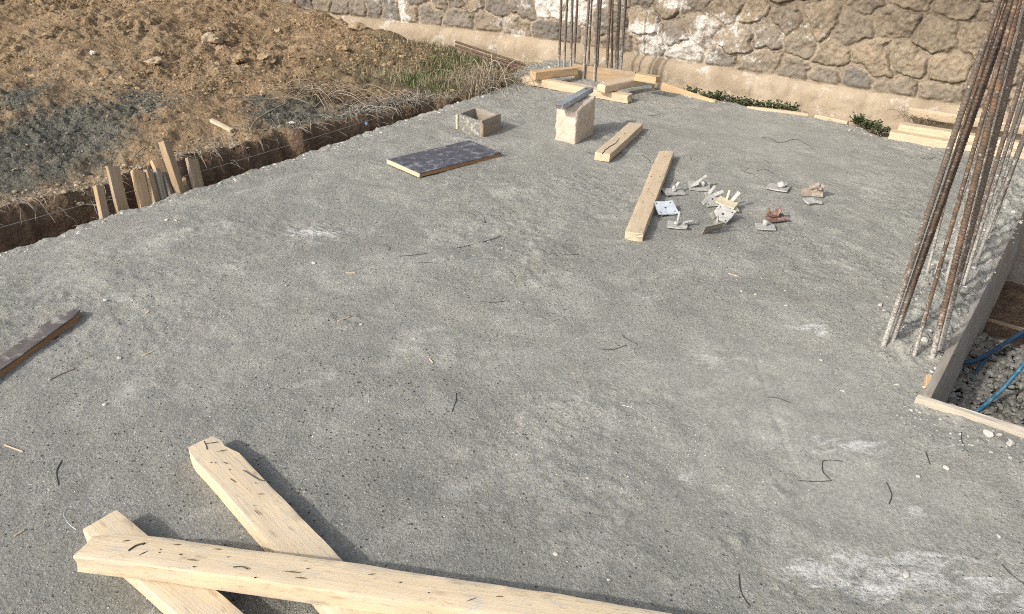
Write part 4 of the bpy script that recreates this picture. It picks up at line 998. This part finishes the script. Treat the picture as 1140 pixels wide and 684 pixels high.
# ------------------------------------------------------------------ clods, gravel, grit
def scatter(name, mat, S, Q, Zf, rad, seed, lod=0, flat=.7, sink=.2, kind='stuff'):
    v0, f0 = (ICO0, ICO1, ICO2)[lod]; r = np.random.default_rng(seed); nvar = 14; vs = []
    for i in range(nvar): vv, _ = lump_vf((0, 0, 0), (1, r.uniform(.65, 1), r.uniform(.55, .95)*flat), seed*31+i, lod, .8); vs.append(vv)
    n = len(S); z = Zf(S, Q); nv = len(v0)
    X = np.stack([O[0]+S*E1[0]+Q*E2[0], O[1]+S*E1[1]+Q*E2[1], z-rad*sink], -1)
    A = r.random(n)*2*pi; k = r.integers(0, nvar, n); VV = np.array(vs)[k]
    ca, sa = np.cos(A)[:, None], np.sin(A)[:, None]
    P_ = np.stack([VV[:, :, 0]*ca-VV[:, :, 1]*sa, VV[:, :, 0]*sa+VV[:, :, 1]*ca, VV[:, :, 2]], -1)*rad[:, None, None]+X[:, None, :]
    Fc = (f0[None]+(np.arange(n)*nv)[:, None, None]).reshape(-1, 3)
    o = mesh(name, P_.reshape(-1, 3), Fc, mat, None, False); tag(o, kind=kind); return o
CL = m_clod('earth_clods', (.195, .122, .064), (.42, .31, .185)); GV = m_clod('grey_gravel', (.068, .064, .049), (.25, .24, .198)); GR = m_clod('concrete_crumbs', (.27, .262, .222), (.60, .58, .52))
def terr(s, q): return terr_h(s, q)
r3 = np.random.default_rng(3)
n = 60000; s = r3.uniform(-.6, 5.3, n); q = -r3.uniform(.05, 6., n)
x = O[0]+s*E1[0]+q*E2[0]; y = O[1]+s*E1[1]+q*E2[1]
tt = -q-trench_w(s); dens = np.clip(.30+2.0*fbm(x*1.5, y*1.5, 4, .6), .03, 1)
ok = (tt > -.12) & (r3.random(n) < dens) & ~((s > 3.4) & (q > -1.1) & (r3.random(n) > .2)) & ((gravel(x, y) < .45) | (r3.random(n) < .30))
s, q = s[ok], q[ok]; rad = .0055+.014*r3.random(len(s))**2.2+.030*(r3.random(len(s))**18)
scatter('earth_clods', CL, s, q, terr, rad, 11, 0, .85, .15)
n = 30000; s = r3.uniform(-.6, 4.3, n); q = -r3.uniform(.15, 4.5, n); x = O[0]+s*E1[0]+q*E2[0]; y = O[1]+s*E1[1]+q*E2[1]
ok = (r3.random(n) < gravel(x, y)**.7*np.clip(.6+1.2*fbm(x*4, y*4, 3), 0, 1)*1.2) & (-q > trench_w(s)+.03); s, q = s[ok], q[ok]
rad = .006+.011*r3.random(len(s))**2; scatter('grey_gravel', GV, s, q, terr, rad, 12, 0, .8, .25)
n = 120000; s = r3.uniform(-.9, 4.9, n); q = r3.uniform(0, 4.0, n); x = O[0]+s*E1[0]+q*E2[0]; y = O[1]+s*E1[1]+q*E2[1]
ok = (r3.random(n) < np.clip(.50+1.3*fbm(x*2.2, y*2.2, 4, .6)-.42*blobs(SMOOTH, x, y), .06, 1)) & ~((s > 1.4) & (q > 3.86)) & (q > qedge(s)+.01); s, q = s[ok], q[ok]
rad = .0015+.0036*r3.random(len(s))**2.2+.005*r3.random(len(s))**50; scatter('concrete_grit', m_clod('concrete_grit', (.15, .147, .126), (.62, .605, .54)), s, q, slab_h, rad, 13, 0, .8, .35)
n = 380; s = np.abs(r3.normal(.9, .55, n)); q = -trench_w(s)-.03-np.abs(r3.normal(0, .11, n)); rad = .006+.018*r3.random(n)**3
scatter('bank_rubble', m_clod('pale_bank_rubble', (.25, .185, .115), (.46, .38, .27)), s, q, terr, rad, 14, 1, .7, .2)
n = 900; s = r3.uniform(-.3, 5.0, n); q = -r3.uniform(.5, 6., n); x = O[0]+s*E1[0]+q*E2[0]; y = O[1]+s*E1[1]+q*E2[1]
ok = (-q > trench_w(s)+.08) & (gravel(x, y) < .5) & ~((s > 3.2) & (q > -1.5)) & (r3.random(n) < np.clip(.4+1.6*fbm(x*1.2+3, y*1.2, 3), .05, 1)); s, q = s[ok], q[ok]
scatter('earth_clods', m_clod('larger_clods', (.22, .15, .088), (.40, .31, .205)), s, q, terr, .014+.026*r3.random(len(s))**2.5, 15, 1, .75, .25)
# crumbs along slab edges, rubble round both columns and in the pit
def rub(n, s0, s1, q0, q1, zf, r0, r1, seed, name, mat, lab=None):
    s = r3.uniform(s0, s1, n); q = r3.uniform(q0, q1, n); rad = r0+(r1-r0)*r3.random(n)**3; return scatter(name, mat, s, q, zf, rad, seed, 1, .8, .3)
rub(260, 1.75, 4.6, 3.58, 3.86, slab_h, .006, .020, 21, 'concrete_rubble', GR)
rub(150, 4.72, 5.12, -.1, .68, slab_h, .010, .03, 22, 'concrete_rubble', GR)
rub(6000, 1.43, 2.66, 3.91, 5.4, lambda s, q: np.full_like(s, -.262)+.02*fbm(s*7, q*7, 3), .009, .030, 23, 'pit_rubble', m_clod('pit_rubble', (.12, .117, .10), (.26, .25, .22)))
n = 420; s = r3.uniform(-.5, 4.5, n); rad = .005+.016*r3.random(n)**3; scatter('concrete_rubble', GR, s, qedge(s)+r3.uniform(.005, .09, n), slab_h, rad, 24, 1, .8, .3)
n = 160; s = r3.uniform(1.45, 3.9, n); scatter('concrete_rubble', GR, s, 3.885+r3.normal(0, .012, n), lambda s, q: .016+0*s, .003+.010*r3.random(n)**2, 27, 1, .8, .3)
rub(140, 1.2, 1.37, 3.84, 4.6, slab_h, .004, .012, 25, 'concrete_rubble', GR)
n = 90; q = r3.uniform(.9, 3.3, n); rad = .006+.014*r3.random(n)**3; scatter('concrete_rubble', GR, sfar(q)-r3.uniform(.01, .09, n), q, slab_h, rad, 26, 1, .8, .3)
# the large clods and stones one can pick out on the heap
BIG = m_plain('dry_clay_clod', (.33, .24, .145), .95, 0, .25, 30, None, .008); BIGS = m_plain('pale_field_stone', (.39, .305, .20), .95, 0, .2, 30, None, .008)
for i, (px, py, sz, mt, lab) in enumerate([(236, 47, 22, BIGS, 'largest pale stone on the earth heap, casting a dark shadow'), (172, 70, 15, BIGS, 'pale stone left of the largest one on the earth heap'), (266, 67, 16, BIG, 'yellowish flat clod right below the largest stone on the heap'),
        (297, 66, 20, BIG, 'broad brown clod right of the yellowish one'), (309, 36, 9, BIGS, 'small upright stone high on the heap'), (381, 55, 13, BIG, 'rounded clod on the right shoulder of the heap'), (52, 42, 12, BIG, 'clod at the upper left of the heap'), (103, 60, 8, CHIP, 'white stone in the middle left of the heap'),
        (245, 56, 11, BIG, 'dull clod just under the largest stone'), (146, 20, 10, BIG, 'clod near the top of the heap at left'), (398, 33, 16, BIG, 'dark clod on the crest of the heap against the wall'), (235, 34, 9, BIG, 'small clod above the largest stone'), (356, 100, 6, BIGS, 'little pale stone beside the coil of dry twigs'),
        (325, 138, 7, CHIP, 'white stone on the bank above the string'), (18, 56, 10, BIG, 'clod close to the left edge of the photo on the heap')]):
    X = hit(px, py, terrz, .2); d = np.linalg.norm(X-np.array([0, 0, H])); r = sz/2*d/F
    v, f = lump_vf((0, 0, 0), (r*1.15, r*.85, r*.55), 500+i, 2, 1.2); o = mesh('stone' if mt is not BIG else 'earth_clod', v, f, mt, None, False); o.location = Vector(X+[0, 0, r*.22]); tag(o, lab, 'stone' if mt is not BIG else 'clod')

# ------------------------------------------------------------------ vegetation
GRASS = m_leaf('grass_blades', (.032, .065, .018), (.12, .165, .05)); DRY = m_leaf('dry_stalks', (.22, .17, .10), (.42, .35, .24)); WEED = m_leaf('weed_leaves', (.035, .05, .02), (.085, .10, .042))
ROOT = m_leaf('grey_roots', (.20, .17, .135), (.40, .36, .30))
def blades(name, mat, X, hgt, wid, lean, seed, label=None):
    r = np.random.default_rng(seed); n = len(X); a = r.random(n)*2*pi; la = r.random(n)*2*pi; l = lean*r.random(n)
    dx, dy = np.cos(a)*wid/2, np.sin(a)*wid/2
    mx, my = np.cos(la)*l*hgt*.35, np.sin(la)*l*hgt*.35; tx, ty = np.cos(la)*l*hgt, np.sin(la)*l*hgt
    x, y, z = X.T; zr = hgt*np.sqrt(np.clip(1-(l*.8)**2, .1, 1))
    V = np.stack([np.stack([x-dx, y-dy, z], -1), np.stack([x+dx, y+dy, z], -1), np.stack([x+mx+dx*.7, y+my+dy*.7, z+zr*.6], -1), np.stack([x+mx-dx*.7, y+my-dy*.7, z+zr*.6], -1),
                  np.stack([x+tx+dx*.1, y+ty+dy*.1, z+zr], -1), np.stack([x+tx-dx*.1, y+ty-dy*.1, z+zr], -1)], 1).reshape(-1, 3)
    b = (np.arange(n)*6)[:, None]; Fc = np.concatenate([b+np.array([[0, 1, 2, 3]]), b+np.array([[3, 2, 4, 5]])], 0)
    return mesh(name, V, Fc, mat, None, True)
def pts(s, q, dz=-.004): return np.stack([O[0]+s*E1[0]+q*E2[0], O[1]+s*E1[1]+q*E2[1], terr_h(s, q)+dz], -1)
n = 16000; s = r3.uniform(3.3, 5.35, n); q = r3.uniform(-2.2, .1, n)
x, y = O[0]+s*E1[0]+q*E2[0], O[1]+s*E1[1]+q*E2[1]
gm = sst(3.45, 3.9, s)*(1-sst(.65, 1.25, -q-.45*(s-3.9)))*np.clip(.55+1.5*fbm(x*3, y*3, 3), 0, 1)*(1-.75*sst(-.3, .0, q)*(1-sst(4.4, 5., s)))
ok = r3.random(n) < gm; s, q = s[ok], q[ok]
hg = r3.uniform(.018, .06, len(s)); o = blades('grass', GRASS, pts(s, q), hg, .006, .8, 41); tag(o, kind='stuff')
n = 9000; s = r3.uniform(3.2, 5.35, n); q = r3.uniform(-2.3, .1, n); gm = sst(3.3, 3.9, s)*(1-sst(.8, 1.7, -q-.35*(s-3.9)))
ok = r3.random(n) < gm*.55; s, q = s[ok], q[ok]; o = blades('dry_grass', DRY, pts(s, q), r3.uniform(.03, .10, len(s)), .004, .9, 42); tag(o, kind='stuff')
# dry roots and stalks hanging along the trench lip
def arc(base, d, L, rise, k=7):
    t = np.linspace(0, 1, k)[:, None]; return base+d*L*t+np.array([0, 0, 1.])*(rise*4*t*(1-t))
cur = []
for i in range(420):
    s_ = r3.uniform(.0, 3.9); w_ = float(trench_w(s_)); q_ = -w_-r3.uniform(-.01, .30 if s_ > 1.6 else .12)
    Xb = pts(np.array([s_]), np.array([q_]))[0]; a = r3.normal()*.9; d = E2*cos(a)+E1*sin(a); L = r3.uniform(.04, .16)
    cur.append((arc(Xb, d+np.array([0, 0, -.25*r3.random()]), L, r3.uniform(.0, .05), 6), .0016))
o = multi_tube('dry_roots', cur, ROOT, sides=3); tag(o, kind='stuff')
def brush(name, label, cat, centres, n, seed, L0, L1, rise, r_, mat, spread):
    r = np.random.default_rng(seed); cu = []
    for i in range(n):
        c = centres[r.integers(len(centres))]; b = c+np.array([r.normal()*spread, r.normal()*spread, 0]); b[2] = terrz(b)
        a = r.random()*2*pi; d = np.array([cos(a), sin(a), 0.]); k = arc(b, d, r.uniform(L0, L1), r.uniform(.3, 1.)*rise, 10)
        k += np.cumsum(r.normal(size=k.shape)*.004, 0); cu.append((k, np.linspace(r_, r_*.5, len(k))))
    cu.append((spline([x_+[0, 0, .004] for x_ in centres], 4), r_))
    o = multi_tube(name, cu, mat, sides=4); tag(o, label, cat); return o
DRYB = m_leaf('bleached_stalks', (.15, .12, .08), (.36, .30, .22))
c = [hit(px, py, terrz, 0.) for px, py in ((520, 107), (535, 104), (548, 101), (560, 98), (528, 102), (545, 97), (568, 95))]
brush('dry_brush', 'tangle of arching dry stalks at the trench end beside the rear column', 'dry brush', c, 130, 61, .10, .42, .17, .0024, DRYB, .07)
brush('dry_brush', 'few tall bleached stalks arching over the trench end in front of the rods', 'dry brush', [c[1], c[2], c[5]], 22, 67, .25, .55, .30, .003, m_leaf('pale_stalks', (.30, .25, .17), (.50, .43, .32)), .03)
c = [hit(px, py, terrz, .1) for px, py in ((345, 104), (360, 106), (335, 108), (372, 110))]
brush('dry_brush', 'coil of dry twigs lying on the gravel spill of the bank', 'dry brush', c, 60, 62, .15, .5, .10, .0034, DRYB, .09)
c = [hit(px, py, terrz, .1) for px, py in ((395, 128), (405, 126), (415, 122.5), (424, 120), (432, 118), (440, 116.5), (448, 115), (456, 114), (464, 113), (471, 112))]
brush('dry_brush', 'frayed grey roots spread along the lip of the trench', 'dry brush', c, 150, 63, .06, .25, .06, .0026, ROOT, .02)
for pth, lab in (([(320, 118), (300, 128), (285, 138), (278, 150)], 'long dry branch lying down the bank toward the string'), ([(398, 100), (412, 97), (428, 103), (445, 113)], 'curved pale twig right of the coil of twigs'), ([(150, 178), (158, 170), (163, 165)], 'pale forked twig above the board ends in the trench')):
    P_ = [hit(a_, b_, terrz, .1)+[0, 0, .02] for a_, b_ in pth]; o = multi_tube('dry_branch', [(spline(P_, 6), .006 if 'long' in lab else .004)], DRYB, sides=6); tag(o, lab, 'branch')
# weeds against the footing
def weed(px, py, hgt, spread, n, seed, label, zz=-.1):
    r = np.random.default_rng(seed); X0 = G(px, py, zz); rt = empty('weed_plant', X0); tag(rt, label, 'weed', 'weeds along the wall footing')
    V = []; Fc = []; st = []
    for i in range(n):
        a = r.random()*2*pi; l = r.random()**.6; tip = np.array([cos(a)*spread*l, sin(a)*spread*l, hgt*.72*r.uniform(.35, 1.)])
        b = np.array([cos(a), sin(a), 0])*spread*.45*l; st.append((np.array([b, (b+tip)/2+[0, 0, .01], tip]), .0018))
        for k in range(7):
            t = r.uniform(.25, 1.); p = b+(tip-b)*t; an = r.random()*2*pi; el = r.uniform(-.2, .8); d = np.array([cos(an)*cos(el), sin(an)*cos(el), sin(el)]); L = r.uniform(.014, .032); sd = np.cross(d, r.normal(size=3)); sd /= np.linalg.norm(sd)
            i0 = len(V); V += [p, p+d*L*.5+sd*L*.28, p+d*L, p+d*L*.5-sd*L*.28]; Fc.append((i0, i0+1, i0+2, i0+3))
    mesh('leaves', V, np.array(Fc), WEED, rt, True); multi_tube('stem', st, WEED, rt, 3)
wl = [(768, 106, .10, .09, 'weed with upright shoots at the left end of the weed strip by the footing'), (786, 111, .08, .10, 'second weed from the left in the strip by the footing'), (800, 112, .11, .10, 'tall bushy weed near the left of the strip by the footing'), (817, 116, .09, .11, 'low spreading weed in the middle of the strip by the footing'),
      (834, 119, .08, .10, 'weed behind the long thin pale board, left half'), (848, 121, .07, .10, 'weed right of the middle in the strip by the footing'), (862, 122, .10, .09, 'taller weed near the right of the strip by the footing'), (880, 125, .09, .09, 'rightmost weed of the long strip by the footing'),
      (955, 139, .11, .07, 'left weed of the clump beside the timber stack'), (968, 144, .10, .08, 'middle weed of the clump beside the timber stack'), (981, 148, .08, .07, 'right weed of the clump touching the timber stack')]
for i, (px, py, h_, sp, lab) in enumerate(wl): weed(px, py, h_, sp, 26, 70+i, lab)
c = [onplane_s(px, py, 5.36) for px, py in ((1010, 132), (1028, 137), (1040, 139))]
cu = []
for i in range(40):
    b = c[i % 3]+np.array([r3.normal()*.05, r3.normal()*.03, 0]); a = r3.random()*2*pi
    cu.append((arc(b, np.array([cos(a), sin(a), .3]), r3.uniform(.06, .16), .03, 6), .0018))
o = multi_tube('dry_brush', cu, DRYB, sides=3); tag(o, 'wisp of dry grass caught on the timber stack at right', 'dry brush')

# ------------------------------------------------------------------ light
SUN_AZ = atan2(-.62, -.79); SUN_EL = radians(33)
to_sun = Vector((cos(SUN_AZ)*cos(SUN_EL), sin(SUN_AZ)*cos(SUN_EL), sin(SUN_EL)))
sd = bpy.data.lights.new('sun', 'SUN'); sd.energy = 2.05; sd.angle = radians(1.8); sd.color = (1, .97, .915)
so = bpy.data.objects.new('sun', sd); col.objects.link(so); so.rotation_euler = to_sun.to_track_quat('Z', 'Y').to_euler()
w = bpy.data.worlds.new('World'); sc.world = w; w.use_nodes = True
nt = w.node_tree; sky = nt.nodes.new('ShaderNodeTexSky'); sky.sky_type = 'NISHITA'; sky.sun_disc = False; sky.sun_elevation = SUN_EL
sky.sun_rotation = (pi/2-SUN_AZ) % (2*pi); sky.air_density = .9; sky.dust_density = 3.2; sky.ozone_density = .5
bg = nt.nodes['Background']; bg.inputs['Strength'].default_value = .15; hs_ = nt.nodes.new('ShaderNodeHueSaturation'); hs_.inputs['Saturation'].default_value = .6; nt.links.new(sky.outputs[0], hs_.inputs['Color']); nt.links.new(hs_.outputs[0], bg.inputs[0])
sc.view_settings.view_transform = 'Standard'; sc.view_settings.look = 'None'; sc.view_settings.exposure = .53; sc.view_settings.gamma = 1.
sc.view_settings.use_curve_mapping = False
sc.cycles.use_denoising = False; sc.cycles.pixel_filter_type = 'BLACKMAN_HARRIS'; sc.cycles.filter_width = 1.0; sc.cycles.max_bounces = 4; sc.cycles.diffuse_bounces = 3
